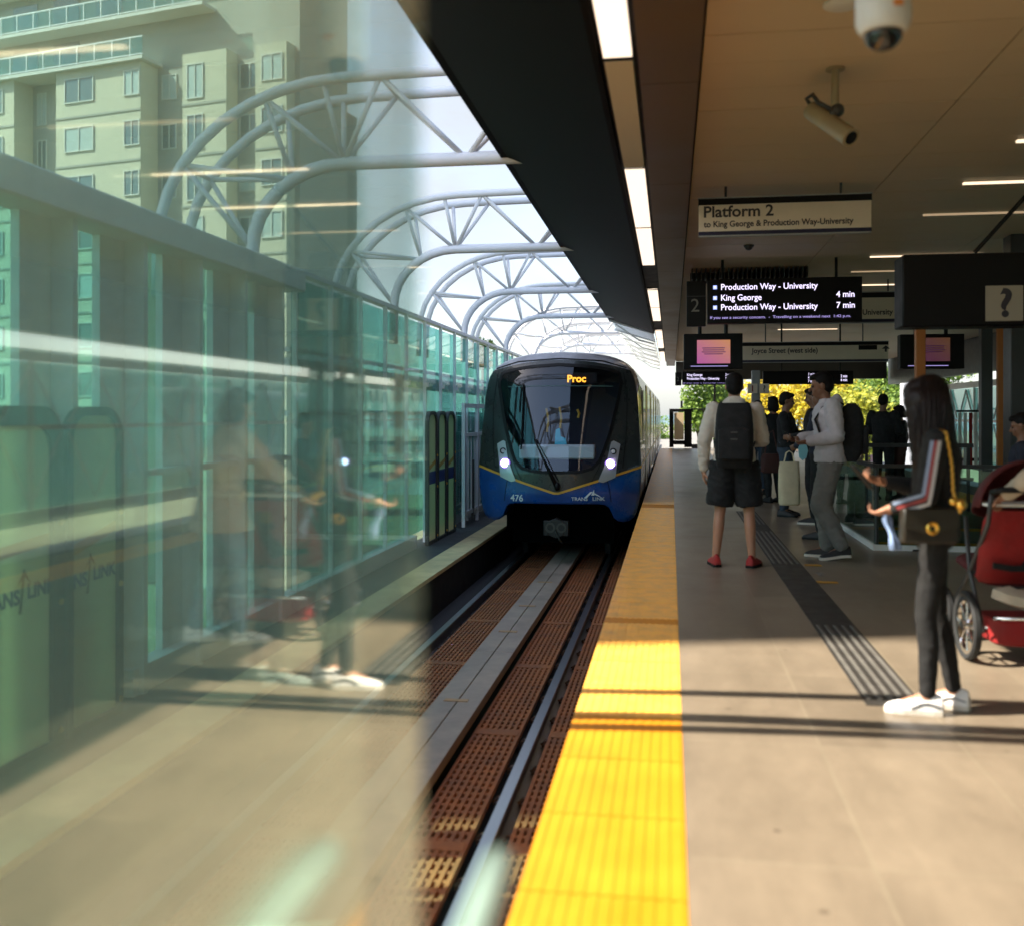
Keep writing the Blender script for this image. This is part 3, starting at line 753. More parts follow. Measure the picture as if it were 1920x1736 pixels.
# end gate and barrier at the far end of the platform
t = thing('end_gate', 'black framed gate with a pale sign panel at the end of the platform', 'gate', (.1, 42.3, 0))
def bx(px0, py0, px1, py1, Z, d=.08):
    a, b = P(px0, py0, Z), P(px1, py1, Z); return (a.x, b.x, a.y, a.y + d, b.z, a.z)
g = MB()
for r in ((1255, 767, 1263, 839), (1283, 767, 1297, 839), (1263, 767, 1283, 773), (1263, 826, 1283, 834)): g.box(*bx(*r, 42.5))
g.build('frame', M['black'], t)
g = MB(); g.box(*bx(1264, 774, 1282, 825, 42.5, .03)); g.build('sign_panel', mat('pale peach notice', (.60, .45, .28), .6), t)
g = MB(); g.box(*bx(1276, 752, 1280, 766, 42.5)); g.build('lamp_post', M['dgrey'], t)
t = thing('end_barrier', 'dark rail barrier closing the platform beyond the man in shorts', 'barrier', (1.2, 42.6, 0))
g = MB(); g.box(*bx(1297, 833, 1330, 842, 42.5)); g.box(*bx(1297, 766, 1460, 769, 42.5)); g.box(*bx(1338, 722, 1342, 842, 42.5))
g.build('frame', M['dgrey'], t)
# ================================================================ signs and screens (all face the camera end of the platform)
def hang(t, m, xs, y, z0, z1=CZ, r=.012):
    for x in xs: mb = MB(); mb.tube([(x, y, z0), (x, y, z1)], r); mb.build('hanger', m, t)
def rect(px0, py0, px1, py1, Z):
    a, b = P(px0, py0, Z), P(px1, py1, Z); y = (a.y + b.y) / 2
    return a.x, b.x, y, b.z, a.z
def sign_panel(px0, py0, px1, py1, Z, label, lines, blackbit=None):
    x0, x1, y, z0, z1 = rect(px0, py0, px1, py1, Z); h = z1 - z0; wd = x1 - x0
    t = thing('platform_sign', label, 'sign', ((x0 + x1) / 2, y, z0), 0, 'pale hanging signs')
    g = MB(); g.box(x0, x1, y, y + .05, z0 + h * .13, z1 - h * .19); g.build('face', M['sign'], t)
    g = MB(); g.box(x0 - .005, x1 + .005, y - .006, y + .056, z1 - h * .19, z1 - h * .03); g.build('top_band', M['black'], t)
    g = MB(); g.box(x0 - .003, x1 + .003, y - .004, y + .054, z0 + h * .035, z0 + h * .13); g.build('bottom_band', M['navy'], t)
    g = MB(); g.box(x0, x1, y + .001, y + .049, z0, z0 + h * .034); g.box(x0 - .01, x1 + .01, y - .008, y + .058, z1 - h * .029, z1); g.build('rim', M['grey'], t)
    hang(t, M['dgrey'], (x0 + wd * .16, x0 + wd * .83), y + .025, z1)
    for (s, fx, fz, sz, fw) in lines:
        lettering(s, sz * h, (x0 + fx * wd, y - .002, z0 + fz * h), M['ink'], t, bold=.022, width=fw * wd)
    if blackbit:
        g = MB(); g.box(x0 + blackbit[0] * wd, x0 + blackbit[1] * wd, y - .003, y - .0005, z0 + blackbit[2] * h, z0 + blackbit[3] * h); g.build('dark_patch', M['black'], t)
    return t, (x0, x1, y, z0, z1)
sign_panel(1311, 367, 1629, 441, 9.7, 'pale hanging sign reading Platform 2 in large letters',
           [('Platform 2', .025, .50, .40, .41), ('to King George & Production Way-University', .03, .245, .215, .87)])
sign_panel(1500, 548, 1697, 607, 16.6, 'pale hanging sign half hidden behind the departure board, reading University',
           [('Platform 1', .025, .50, .40, .41), ('to Waterfront', .03, .22, .22, .30), ('University', .59, .27, .24, .28)])
tt, (x0, x1, y, z0, z1) = sign_panel(1394, 641, 1661, 680, 20.5, 'pale hanging sign reading Joyce Street (west side)',
           [('Joyce Street (west side)', .065, .47, .34, .46)], (.80, .925, .58, .80))
g = MB(); g.prism([(x0 + 2.72, z0 + .26), (x0 + 2.80, z0 + .33), (x0 + 2.88, z0 + .26), (x0 + 2.82, z0 + .26), (x0 + 2.82, z0 + .20), (x0 + 2.78, z0 + .20), (x0 + 2.78, z0 + .26)], y - .003, y - .0005); g.build('arrow', M['ink'], tt)

def led_board(px0, py0, px1, py1, Z, label, rows, number=None, split=.11, ticker=None):
    x0, x1, y, z0, z1 = rect(px0, py0, px1, py1, Z); h = z1 - z0; wd = x1 - x0
    t = thing('departure_board', label, 'display board', ((x0 + x1) / 2, y, z0), 0, 'dark departure boards')
    g = MB(); xs = x0 + wd * split
    g.box(xs, x1, y, y + .16, z0, z1); g.build('case', M['black'], t, bevel=.01)
    if number:
        g = MB(); g.box(x0, xs - .02, y + .02, y + .12, z0 - h * .05, z1 - .02); g.build('number_box', M['black'], t, bevel=.01)
        lettering(number, h * .42, (x0 + wd * .022, y + .018, z0 + h * .28), mat('dull figure', (.20, .18, .15), .6), t)
        g = MB(); g.box(x0, xs - .02, y + .017, y + .0195, z0 + h * .62, z0 + h * .635); g.build('divider', M['dgrey'], t)
    for (s, fx, fz, sz, fw) in rows:
        lettering(s, sz * h, (x0 + fx * wd, y - .002, z0 + fz * h), M['led'], t, bold=.012, width=fw * wd if fw else None)
    if ticker:
        lettering(ticker, h * .085, (x0 + wd * (split + .015), y - .002, z0 + h * .105), M['led_dim'], t, bold=.01, width=wd * .80)
    hang(t, M['black'], (x0 + wd * .21, x0 + wd * .86), y + .08, z1, r=.02)
    return t, (x0, x1, y, z0, z1)
tb, (x0, x1, y, z0, z1) = led_board(1288, 522, 1612, 606, 14.3, 'large black departure board marked 2 with three lit lines',
    [('Production Way - University', .197, .755, .19, .552), ('King George', .197, .515, .19, .233), ('Production Way - University', .197, .30, .19, .552),
     ('4 min', .855, .55, .19, .102), ('7 min', .855, .31, .19, .102)], '2', .12, 'If you see a security concern.  -  Travelling on a weekend next  1:42 p.m.')
for i, fz in enumerate((.755, .515, .30)):
    c = Vector((x0 + .165 * (x1 - x0), y - .0035, z0 + (fz + .06) * (z1 - z0))); s = .027
    g = MB(); g.box(c.x - s, c.x + s, c.y, c.y + .002, c.z - s, c.z + s); g.build('line_icon', mat('lit blue icon', (.3, .4, .8), .5, emit=(.34, .42, 1.0), estr=.5), tb)
    g = MB(); g.box(c.x - s * .5, c.x + s * .5, c.y - .0015, c.y - .0005, c.z - s * .5, c.z + s * .5); g.build('icon_core', M['led'], tb)
led_board(1266, 697, 1376, 722, 28.0, 'small black departure board hanging beneath the left pink screen',
          [('King George', .20, .66, .26, .26), ('Production Way - University', .20, .38, .26, .55), ('3 min', .85, .66, .26, .10), ('7 min', .85, .38, .26, .10)], '2', .12, 'If you see a security concern')
led_board(1432, 696, 1598, 721, 24.0, 'black departure board with two lit figure columns above the hooded young man',
          [('1 min', .50, .66, .28, .07), ('4 min', .50, .40, .28, .07), ('7 min', .50, .14, .28, .07), ('2 min', .86, .50, .28, .07), ('6 min', .86, .22, .28, .07)], None, .0)

def ad_screen(px0, py0, px1, py1, Z, spx, label, dim):
    x0, x1, y, z0, z1 = rect(px0, py0, px1, py1, Z); a0, a1, _, b0, b1 = rect(*spx, Z)
    t = thing('advert_screen', label, 'screen', ((x0 + x1) / 2, y, z0), 0, 'hanging advert screens')
    g = MB(); g.box(x0, x1, y, y + .22, z0, z1); g.build('case', M['black'], t, bevel=.012)
    m = bpy.data.materials.new('pink orange screen'); m.use_nodes = True; n = m.node_tree; b = n.nodes['Principled BSDF']
    tc = n.nodes.new('ShaderNodeTexCoord'); r = n.nodes.new('ShaderNodeValToRGB'); sp = n.nodes.new('ShaderNodeSeparateXYZ'); ad = n.nodes.new('ShaderNodeMath'); ad.operation = 'ADD'
    n.links.new(tc.outputs['Generated'], sp.inputs[0]); n.links.new(sp.outputs[0], ad.inputs[0]); n.links.new(sp.outputs[2], ad.inputs[1])
    dv = n.nodes.new('ShaderNodeMath'); dv.operation = 'MULTIPLY'; dv.inputs[1].default_value = .5; n.links.new(ad.outputs[0], dv.inputs[0]); n.links.new(dv.outputs[0], r.inputs[0])
    r.color_ramp.elements[0].color = (.42, .09, .32, 1); r.color_ramp.elements[1].color = (.55, .24, .10, 1)
    b.inputs['Base Color'].default_value = (.02, .02, .02, 1); n.links.new(r.outputs[0], b.inputs['Emission Color']); b.inputs['Emission Strength'].default_value = .3 * dim
    g = MB(); g.box(a0, a1, y - .004, y - .0005, b0, b1); g.build('display', m, t)
    for i in range(4):
        g = MB(); k = (.16, .18, .14, .22)[i]; zz = b1 - (b1 - b0) * (.36 + i * .085)
        g.box(a0 + (a1 - a0) * k, a1 - (a1 - a0) * k, y - .0055, y - .0042, zz, zz + .012); g.build('text_line', mat('violet text line', (.16, .05, .30), .6), t)
    g = MB(); g.box(x0 + (x1 - x0) * .12, x0 + (x1 - x0) * .75, y - .002, y - .0005, z0 + (z1 - z0) * .08, z0 + (z1 - z0) * .10); g.build('ticker', M['led_dim'], t)
    hang(t, M['black'], (x0 + .25, x1 - .25), y + .1, z1, r=.03)
ad_screen(1282, 626, 1392, 693, 15.8, (1307, 638, 1369, 682), 'black boxed screen showing a pink and orange advert, left of the pale street sign', 1.0)
ad_screen(1690, 627, 1806, 692, 15.8, (1718, 634, 1780, 678), 'black boxed screen with a dim purple advert above the long haired woman', .16)

# big black hanging box with question mark
x0, x1, y, z0, z1 = rect(1697, 475, 1965, 612, 9.0)
t = thing('help_point_sign', 'big black hanging box with a pale question mark square', 'sign', ((x0 + x1) / 2, y, z0))
g = MB(); g.box(x0, x1, y, y + .35, z0, z1); g.build('case', M['black'], t, bevel=.015)
a0, a1, _, b0, b1 = rect(1848, 537, 1914, 603, 8.98)
g = MB(); g.box(a0, a1, y - .02, y - .001, b0, b1); g.build('plate', mat('dim pale plate', (.34, .29, .22), .6), t)
lettering('?', .34, ((a0 + a1) / 2 + .01, y - .022, b0 + .045), M['ink'], t, bold=.03, align='CENTER')
g = MB(); q = P(1838, 468, 9.0); g.tube([(q.x + .62, y + .17, z1), (q.x + .62, y + .17, CZ)], .03); g.tube([(q.x - .02, y + .1, z1 + .02), (q.x + .55, y - .35, CZ - .02)], .02)
g.build('bracket', M['black'], t)

# number signs on the grey pole
for px, s, lb in ((1411, '1', 'small white square sign with figure 1 on the grey pole'), (1433, '?', 'small white square sign with question mark on the grey pole')):
    x0, x1, y, z0, z1 = rect(px - 9, 720, px + 9, 738, 19.7)
    t = thing('number_sign', lb, 'sign', (x0, y, z0)); g = MB(); g.box(x0, x1, y, y + .03, z0, z1); g.build('plate', M['sign'], t)
    lettering(s, .17, ((x0 + x1) / 2, y - .002, z0 + .035), mat('red figure', (.22, .03, .03), .6) if s == '1' else M['ink'], t, bold=.02, align='CENTER')

# ceiling baffle grille
p0, p1 = P(1298, 508, 15.3), P(1510, 508, 15.3)
g = MB()
for i in range(26):
    x = p0.x + (p1.x - p0.x) * i / 25; g.box(x - .008, x + .008, p0.y, p0.y + .5, CZ - .16, CZ - .002)
g.box(p0.x - .02, p1.x + .02, p0.y + .501, p0.y + .52, CZ - .17, CZ - .002)
props(g.build('ceiling_grille', M['dgrey'], loc=(p0.x, p0.y, CZ - .1)), 'dark slatted ceiling grille just above the large departure board', 'grille')

# cameras on the ceiling
p = P(1656, 60, 3.35)
t = thing('dome_camera', 'white dome camera with dark glass bubble at the top of the photo', 'camera', (p.x, p.y, CZ))
k = 1900 / 3.35 * 1.0
g = MB(); r = 50 / F * 3.35
zc = p.z
g.lathe([(.02, CZ - .001), (r * .95, CZ - .001), (r, zc + .10), (r, zc + .035), (r * .93, zc + .012), (r * .80, zc - .005), (.01, zc - .005)], (p.x, p.y, 0), 32); g.build('housing', M['offwhite'], t, smooth='auto', bevel=.003)
g = MB(); g.lathe([(.001, zc - .062)] + [(r * .70 * math.sin(a), zc - .008 - .055 * math.cos(a)) for a in [R(10 * i) for i in range(1, 10)]] + [(.01, zc - .006)], (p.x, p.y, 0), 32); g.build('dome', mat('smoked dome', (.012, .011, .010), .08, spec=.8), t, smooth=True)
g = MB(); g.box(p.x + .015, p.x + .045, p.y - r - .002, p.y - r + .004, zc + .052, zc + .07); g.build('badge', mat('orange badge', (.55, .16, .02), .5), t)
q = P(1580, 44, 5.4)
t2 = thing('ceiling_rose', 'flat round white disc on the ceiling behind the dome camera', 'ceiling fitting', (q.x, q.y + .02, CZ))
g = MB(); g.lathe([(.01, CZ - .002), (.10, CZ - .002), (.10, CZ - .012), (.085, CZ - .02), (.01, CZ - .02)], (q.x, q.y + .02, 0), 28); g.build('disc', M['offwhite'], t2, smooth='auto')

p = P(1566, 148, 6.65)
t = thing('bullet_camera', 'beige tube camera on a short ceiling stalk below the dome camera', 'camera', (p.x, p.y, CZ))
beige = mat('beige camera case', (.30, .24, .14), .45, var=.1)
Zc = 6.45
def Q(px, py, dz=0): return P(px, py, Zc + dz)
g = MB(); top = Vector((Q(1566, 150).x, Q(1566, 150).y, CZ)); jn = Q(1566, 205)
g.tube([top, jn], .024, 14); g.lathe([(.01, CZ - .001), (.06, CZ - .001), (.06, CZ - .012), (.01, CZ - .012)], (top.x, top.y, 0), 20); g.build('stalk', beige, t, smooth='auto')
g = MB(); a, b = Q(1520, 207, .14), Q(1594, 258, -.14); d = (b - a).normalized()
g.tube([a, a + d * .005, b - d * .012, b, b + d * .01], [.05, .058, .058, .062, .062], 24); g.build('barrel', beige, t, smooth='auto')
g = MB(); g.tube([b + d * .0101, b + d * .014], [.042, .042], 20); g.build('lens', M['black'], t)
g = MB(); m_ = a * .45 + b * .55; g.ball(jn + Vector((.012, 0, -.01)), .045, 14, 10); g.tube([jn, m_ + Vector((0, 0, .05))], .028, 10); g.build('knuckle', M['dgrey'], t, smooth=True)
g = MB(); g.tube([jn + Vector((-.03, 0, 0)), jn + Vector((-.10, .03, .055)), Q(1524, 178, .1), Q(1512, 186, .12), a + Vector((.0, 0, .03))], .014, 8); g.build('cable', M['dgrey'], t, smooth=True)
p = P(1404, 482, 13.2)
g = MB(); g.ball((p.x, p.y, CZ - .03), (.05, .05, .04)); g.lathe([(.01, CZ - .001), (.07, CZ - .001), (.06, CZ - .03), (.01, CZ - .03)], (p.x, p.y, 0), 16)
props(g.build('ceiling_sensor', M['dgrey'], loc=(p.x, p.y, CZ)), 'small dark sensor on the ceiling above the departure board', 'sensor')

# ================================================================ train
TX, TY = -1.80, 16.0
train = thing('metro_train', 'blue and charcoal metro train numbered 476 with lit headlights', 'train', (TX, TY, 0))
def fy(x, z):
    d = .42 * (min(abs(x), 1.34) / 1.31) ** 2.4
    if z > .5: d += (z - .5) * .22 + max(0, z - 1.9) ** 2 * .9
    if z < .15: d += (.15 - z) * .18
    return d
def resample(pts, n):
    L = [0]
    for a, b in zip(pts[:-1], pts[1:]): L.append(L[-1] + math.dist(a, b))
    out = []
    for i in range(n):
        s = L[-1] * i / (n - 1); k = 0
        while k < len(L) - 2 and L[k + 1] < s: k += 1
        u = (s - L[k]) / max(1e-9, L[k + 1] - L[k]); out.append((pts[k][0] + (pts[k + 1][0] - pts[k][0]) * u, pts[k][1] + (pts[k + 1][1] - pts[k][1]) * u))
    return out
def smooth_half(pts, n, it=2):
    p = resample(pts, n)
    for _ in range(it):
        p = [p[0]] + [((p[i - 1][0] + 2 * p[i][0] + p[i + 1][0]) / 4, (p[i - 1][1] + 2 * p[i][1] + p[i + 1][1]) / 4) for i in range(1, n - 1)] + [p[-1]]
    return p
NH = 48
ws_h = smooth_half([(0, 2.22), (.45, 2.19), (.8, 2.14), (1.0, 2.07), (1.0, 1.93), (.92, 1.5), (.82, 1.1), (.70, .74), (.62, .60), (.5, .54), (.25, .51), (0, .505)], NH, 1)
fr_h = smooth_half([(0, 2.44), (.5, 2.41), (.9, 2.31), (1.13, 2.19), (1.22, 2.02), (1.27, 1.6), (1.31, 1.0), (1.33, .56), (1.31, .1), (1.24, -.26), (1.20, -.31), (.92, -.31), (.87, -.26), (.86, 0.0), (.5, -.0), (0, -.0)], NH, 2)
bd_h = smooth_half([(0, 2.50), (.5, 2.48), (.9, 2.40), (1.15, 2.26), (1.25, 2.05), (1.29, 1.6), (1.31, 1.0), (1.31, .56), (1.30, .1), (1.24, -.26), (1.20, -.31), (.92, -.31), (.87, -.26), (.86, 0.0), (.5, -.0), (0, -.0)], NH, 2)
def full(h): return h + [(-x, z) for x, z in reversed(h[1:-1])]
def ringpts(h, yfun): return [(x, yfun(x, z), z) for x, z in full(h)]
rings = []
K = 14
for i in range(K + 1):
    u = i / K; h = [(a[0] + (b[0] - a[0]) * u, a[1] + (b[1] - a[1]) * u) for a, b in zip(ws_h, fr_h)]
    rings.append(ringpts(h, fy))
for dy, u in ((.06, .1), (.2, .3), (.5, .6), (1.0, .9), (1.5, 1.0)):
    h = [(a[0] + (b[0] - a[0]) * u, a[1] + (b[1] - a[1]) * u) for a, b in zip(fr_h, bd_h)]
    rings.append(ringpts(h, lambda x, z: fy(x, z) * (1 - min(1, u * .9)) + dy + .35 * u))
for yy in (3, 8, 17, 34): rings.append(ringpts(bd_h, lambda x, z: yy))
paint = bpy.data.materials.new('train livery'); paint.use_nodes = True; n = paint.node_tree; b = n.nodes['Principled BSDF']
b.inputs['Roughness'].default_value = .28; b.inputs['Coat Weight'].default_value = .4
tc = n.nodes.new('ShaderNodeTexCoord'); sp = n.nodes.new('ShaderNodeSeparateXYZ'); n.links.new(tc.outputs['Object'], sp.inputs[0])
ax = n.nodes.new('ShaderNodeMath'); ax.operation = 'ABSOLUTE'; n.links.new(sp.outputs[0], ax.inputs[0])
def chain(mul, add, src):
    k = n.nodes.new('ShaderNodeMath'); k.operation = 'MULTIPLY_ADD'; k.inputs[1].default_value = mul; k.inputs[2].default_value = add; n.links.new(src, k.inputs[0]); return k.outputs[0]
def less(a, bb):
    k = n.nodes.new('ShaderNodeMath'); k.operation = 'LESS_THAN'; n.links.new(a, k.inputs[0]); n.links.new(bb, k.inputs[1]); return k.outputs[0]
def greater(a, bb):
    k = n.nodes.new('ShaderNodeMath'); k.operation = 'GREATER_THAN'; n.links.new(a, k.inputs[0]); n.links.new(bb, k.inputs[1]); return k.outputs[0]
zv = chain(.315, .155, ax.outputs[0])
mn = n.nodes.new('ShaderNodeMath'); mn.operation = 'MINIMUM'; mn.inputs[1].default_value = .565; n.links.new(zv, mn.inputs[0])
isblue = less(sp.outputs[2], mn.outputs[0])
x2 = n.nodes.new('ShaderNodeMath'); x2.operation = 'MULTIPLY'; n.links.new(ax.outputs[0], x2.inputs[0]); n.links.new(ax.outputs[0], x2.inputs[1])
isroof = greater(sp.outputs[2], chain(-.13, 2.31, x2.outputs[0]))
mx1 = n.nodes.new('ShaderNodeMixRGB'); mx1.inputs[1].default_value = (.024, .028, .027, 1); mx1.inputs[2].default_value = (.004, .060, .26, 1); n.links.new(isblue, mx1.inputs[0])
mx2 = n.nodes.new('ShaderNodeMixRGB'); mx2.inputs[2].default_value = (.36, .35, .39, 1); n.links.new(mx1.outputs[0], mx2.inputs[1]); n.links.new(isroof, mx2.inputs[0])
gn = n.nodes.new('ShaderNodeTexNoise'); gn.inputs['Scale'].default_value = 3.5; gn.inputs['Detail'].default_value = 8; gn.inputs['Roughness'].default_value = .7; n.links.new(tc.outputs['Object'], gn.inputs['Vector'])
gr = n.nodes.new('ShaderNodeMapRange'); gr.inputs[1].default_value = .35; gr.inputs[2].default_value = .65; gr.inputs[3].default_value = .72; gr.inputs[4].default_value = 1.12; n.links.new(gn.outputs[0], gr.inputs[0])
gm = n.nodes.new('ShaderNodeMixRGB'); gm.blend_type = 'MULTIPLY'; gm.inputs[0].default_value = 1; n.links.new(mx2.outputs[0], gm.inputs[1]); n.links.new(gr.outputs[0], gm.inputs[2])
g2r = n.nodes.new('ShaderNodeMapRange'); g2r.inputs[1].default_value = .35; g2r.inputs[2].default_value = .65; g2r.inputs[3].default_value = .42; g2r.inputs[4].default_value = .2; n.links.new(gn.outputs[0], g2r.inputs[0]); n.links.new(g2r.outputs[0], b.inputs['Roughness'])
n.links.new(gm.outputs[0], b.inputs['Base Color'])
g = MB(); g.loft(rings, caps=False); g.build('body', paint, train, local=True, smooth=True)

def patch(name, outline, m, off=-.012, back=.02, rings_=6, sub=None, parent=None):
    """a curved panel lying on the train front; outline is star shaped"""
    cx = sum(p[0] for p in outline) / len(outline); cz = sum(p[1] for p in outline) / len(outline)
    n_ = len(outline); vs = [(cx, fy(cx, cz) + off, cz)]; fs = []
    for k in range(1, rings_ + 1):
        u = k / rings_
        for p in outline:
            x, z = cx + (p[0] - cx) * u, cz + (p[1] - cz) * u; vs.append((x, fy(x, z) + off, z))
    for j in range(n_): fs.append((0, 1 + j, 1 + (j + 1) % n_))
    for k in range(rings_ - 1):
        for j in range(n_):
            q = (j + 1) % n_; fs.append((1 + k * n_ + j, 1 + (k + 1) * n_ + j, 1 + (k + 1) * n_ + q, 1 + k * n_ + q))
    g = MB(); g.add(vs, fs)
    if back:
        last = 1 + (rings_ - 1) * n_; nv = len(vs)
        g.add([vs[last + j] for j in range(n_)] + [(vs[last + j][0], vs[last + j][1] + back, vs[last + j][2]) for j in range(n_)], [(j, (j + 1) % n_, n_ + (j + 1) % n_, n_ + j) for j in range(n_)])
    return g.build(name, m, parent or train, local=True, smooth='auto')
def dense(poly, n_=40):
    return resample(list(poly) + [poly[0]], n_ + 1)[:-1]
def ribbon(name, pts, wd, m, off=-.014, th=.012):
    pts = resample(pts, 40); g = MB(); r1 = []
    for i, p in enumerate(pts):
        a, b = pts[max(0, i - 1)], pts[min(len(pts) - 1, i + 1)]; t = Vector((b[0] - a[0], b[1] - a[1])).normalized(); nn = Vector((-t.y, t.x)) * wd / 2
        q = [(p[0] + nn.x, p[1] + nn.y), (p[0] - nn.x, p[1] - nn.y)]
        r1.append([(q[0][0], fy(*q[0]) + off, q[0][1]), (q[1][0], fy(*q[1]) + off, q[1][1]), (q[1][0], fy(*q[1]) + off + th, q[1][1]), (q[0][0], fy(*q[0]) + off + th, q[0][1])])
    g.loft(r1); return g.build(name, m, train, local=True)
# windscreen and its dark surround, cab behind
ws = patch('windscreen', full(ws_h), M['glass_ws'], off=.0, back=0, rings_=10)
ribbon('windscreen_seal', [(x * 1.012, z + (.012 if z > 1.4 else -.012)) for x, z in full(ws_h)] + [(ws_h[0][0], ws_h[0][1] + .012)], .05, M['black'], off=-.010, th=.03)
g = MB(); rr_ = []
for dy, s in ((.02, 1.02), (.5, 1.06), (1.6, 1.08)):
    rr_.append([(x * s, fy(x, z) * (1 if dy < 1 else .4) + dy, 1.35 + (z - 1.35) * s) for x, z in full(ws_h)])
g.loft(rr_, caps=False); g.add(rr_[-1], [tuple(range(len(rr_[-1])))])
g.build('cab_interior', mat('dark cab lining', (.02, .025, .045), .7), train, local=True)
g = MB(); g.box(-.62, .60, .16, .45, .70, .93); g.build('dashboard', mat('pale dashboard', (.50, .55, .56), .5), train, local=True, bevel=.03)
g = MB(); g.prism([(-.06, .93), (.13, .93), (.12, 1.03), (.04, 1.06), (.02, 1.20), (-.04, 1.17)], .30, .36); g.build('dash_item', mat('cyan cloth', (.02, .45, .62), .6), train, local=True)
for (x, za, zb) in ((-.24, 1.12, 1.52), (-.02, 1.18, 1.54), (.28, 1.36, 1.50)):
    g = MB(); g.tube([(x - .02, .95, za), (x, .95, (za + zb) / 2), (x - .03, .95, zb)], .02); g.build('grab_pole', mat('yellow pole', (.75, .42, .05), .4), train, local=True)
g = MB(); g.box(-.30, .60, .58, .62, 1.93, 2.10); g.build('sign_box', M['black'], train, local=True)
lettering('Proc', .165, (.12 + TX, TY + .50, 1.945), M['led_amber'], train, 'destination_text', bold=.03, rot=(R(80), 0, 0))
ribbon('cab_line', [(-.85, 1.87), (0, 1.88), (.87, 1.87)], .012, M['teal'], off=-.006, th=.004)
# V shaped stripe
ribbon('waist_stripe', [(-1.33, .575), (-1.29, .565), (0, .16), (1.29, .565), (1.33, .575)], .035, mat('amber stripe', (.66, .33, .04), .4))
for s in (-1, 1):
    g = MB(); g.box(s * 1.312, s * 1.318, .9, 34, .55, .585); g.build('side_stripe', mat('amber stripe', (.66, .33, .04), .4), train, local=True)
    hp = dense([(s * 1.0, .94), (s * .90, 1.00), (s * .86, .98), (s * .80, .70), (s * .66, .36), (s * .74, .34), (s * .93, .42), (s * .95, .62)])
    hl = patch('headlight_housing', hp, M['silver'], off=-.020, back=.03)
    cx, cz = s * .845, .635
    lamp = bpy.data.materials.get('headlamp') or mat('headlamp', (.9, .9, .95), .3, emit=(.86, .72, 1.0), estr=9)
    c = Vector((cx, fy(cx, cz) - .035, cz)); g = MB(); g.lathe([(.001, -.01), (.055, -.006), (.066, .02), (.001, .02)], c, 24, 'y'); g.build('headlamp', lamp, train, local=True)
    g = MB(); g.lathe([(.067, -.012), (.082, -.012), (.082, .03), (.067, .03), (.067, -.012)], c, 24, 'y'); g.build('lamp_ring', bpy.data.materials.get('violet lamp halo') or mat('violet lamp halo', (.3, .2, .6), .3, emit=(.32, .16, .95), estr=.5), train, local=True)  # glowing ring stands in for the violet halo round the headlamp
    cx, cz = s * .89, .83; c = Vector((cx, fy(cx, cz) - .03, cz))
    g = MB(); g.lathe([(.001, -.004), (.03, -.004), (.032, .02), (.001, .02)], c, 20, 'y'); g.build('marker_lamp', M['silver'], train, local=True)
    g = MB(); g.lathe([(.033, -.006), (.052, -.006), (.052, .02), (.033, .02), (.033, -.006)], c, 20, 'y'); g.build('lamp_ring', M['black'], train, local=True)
    # mirrored cab side panel seam, hand grip
    ribbon('cab_seam', [(s * 1.04, 2.1), (s * 1.10, 1.6), (s * 1.09, 1.1), (s * 1.04, .56)], .012, M['black'], off=-.004, th=.006)
    for (ya, yb) in ((2.2, 3.6), (5.3, 7.6), (9.6, 11.9), (13.8, 15.6), (18.6, 20.8), (23, 25.2), (27.6, 29.8)):
        g = MB(); g.box(s * 1.30, s * 1.316, ya, yb, .95, 1.85); g.build('side_window', M['winglass'], train, local=True)
    for ya in (3.9, 8.0, 12.3, 16.6, 21.4, 25.8):
        g = MB(); g.box(s * 1.302, s * 1.314, ya, ya + 1.25, .02, 1.98); g.build('side_door', mat('dark door', (.05, .055, .05), .3), train, local=True)
for s in (-1, 1):
    ribbon('skirt_seam', [(s * .80, .385), (s * .84, .2), (s * .86, .03)], .010, M['black'], off=-.004, th=.006)
    ribbon('hood_seam', [(s * .55, .335), (s * .66, .55), (s * .72, .70)], .008, M['black'], off=-.004, th=.006)
ribbon('roof_seam', [(-1.08, 2.18), (-.7, 2.29), (0, 2.335), (.7, 2.29), (1.08, 2.18)], .022, M['black'], off=-.006, th=.01)
# lettering on the nose
def nose_text(s, size, x, z, nm, wd=None, m=None):
    xm = x + (wd or .2) / 2; sl_ = (fy(xm + .02, z) - fy(xm - .02, z)) / .04; a_ = math.atan(sl_)
    lettering(s, size, (TX + x, TY + fy(xm, z) - sl_ * (xm - x) - .016, z), m or M['led_off'], train, nm, bold=.02, rot=(R(90), 0, a_), width=wd)
M['led_off'] = mat('white vinyl lettering', (.62, .64, .66), .5)
nose_text('476', .15, -.75, .035, 'fleet_number', .22)
nose_text('TRANS', .075, .24, .06, 'operator_name', .26); nose_text('LINK', .075, .57, .06, 'operator_name', .20)
g = MB()
for pts in ([(.44, .10), (.54, .20), (.58, .20), (.48, .10)], [(.555, .145), (.60, .24), (.605, .145)], [(.58, .17), (.70, .12), (.70, .128), (.60, .185)]):
    yy = fy(.56, .1) - .05; g.loft([[(x, yy, z) for x, z in pts], [(x, yy + .008, z) for x, z in pts]])
g.build('emblem', M['led_off'], train, local=True)
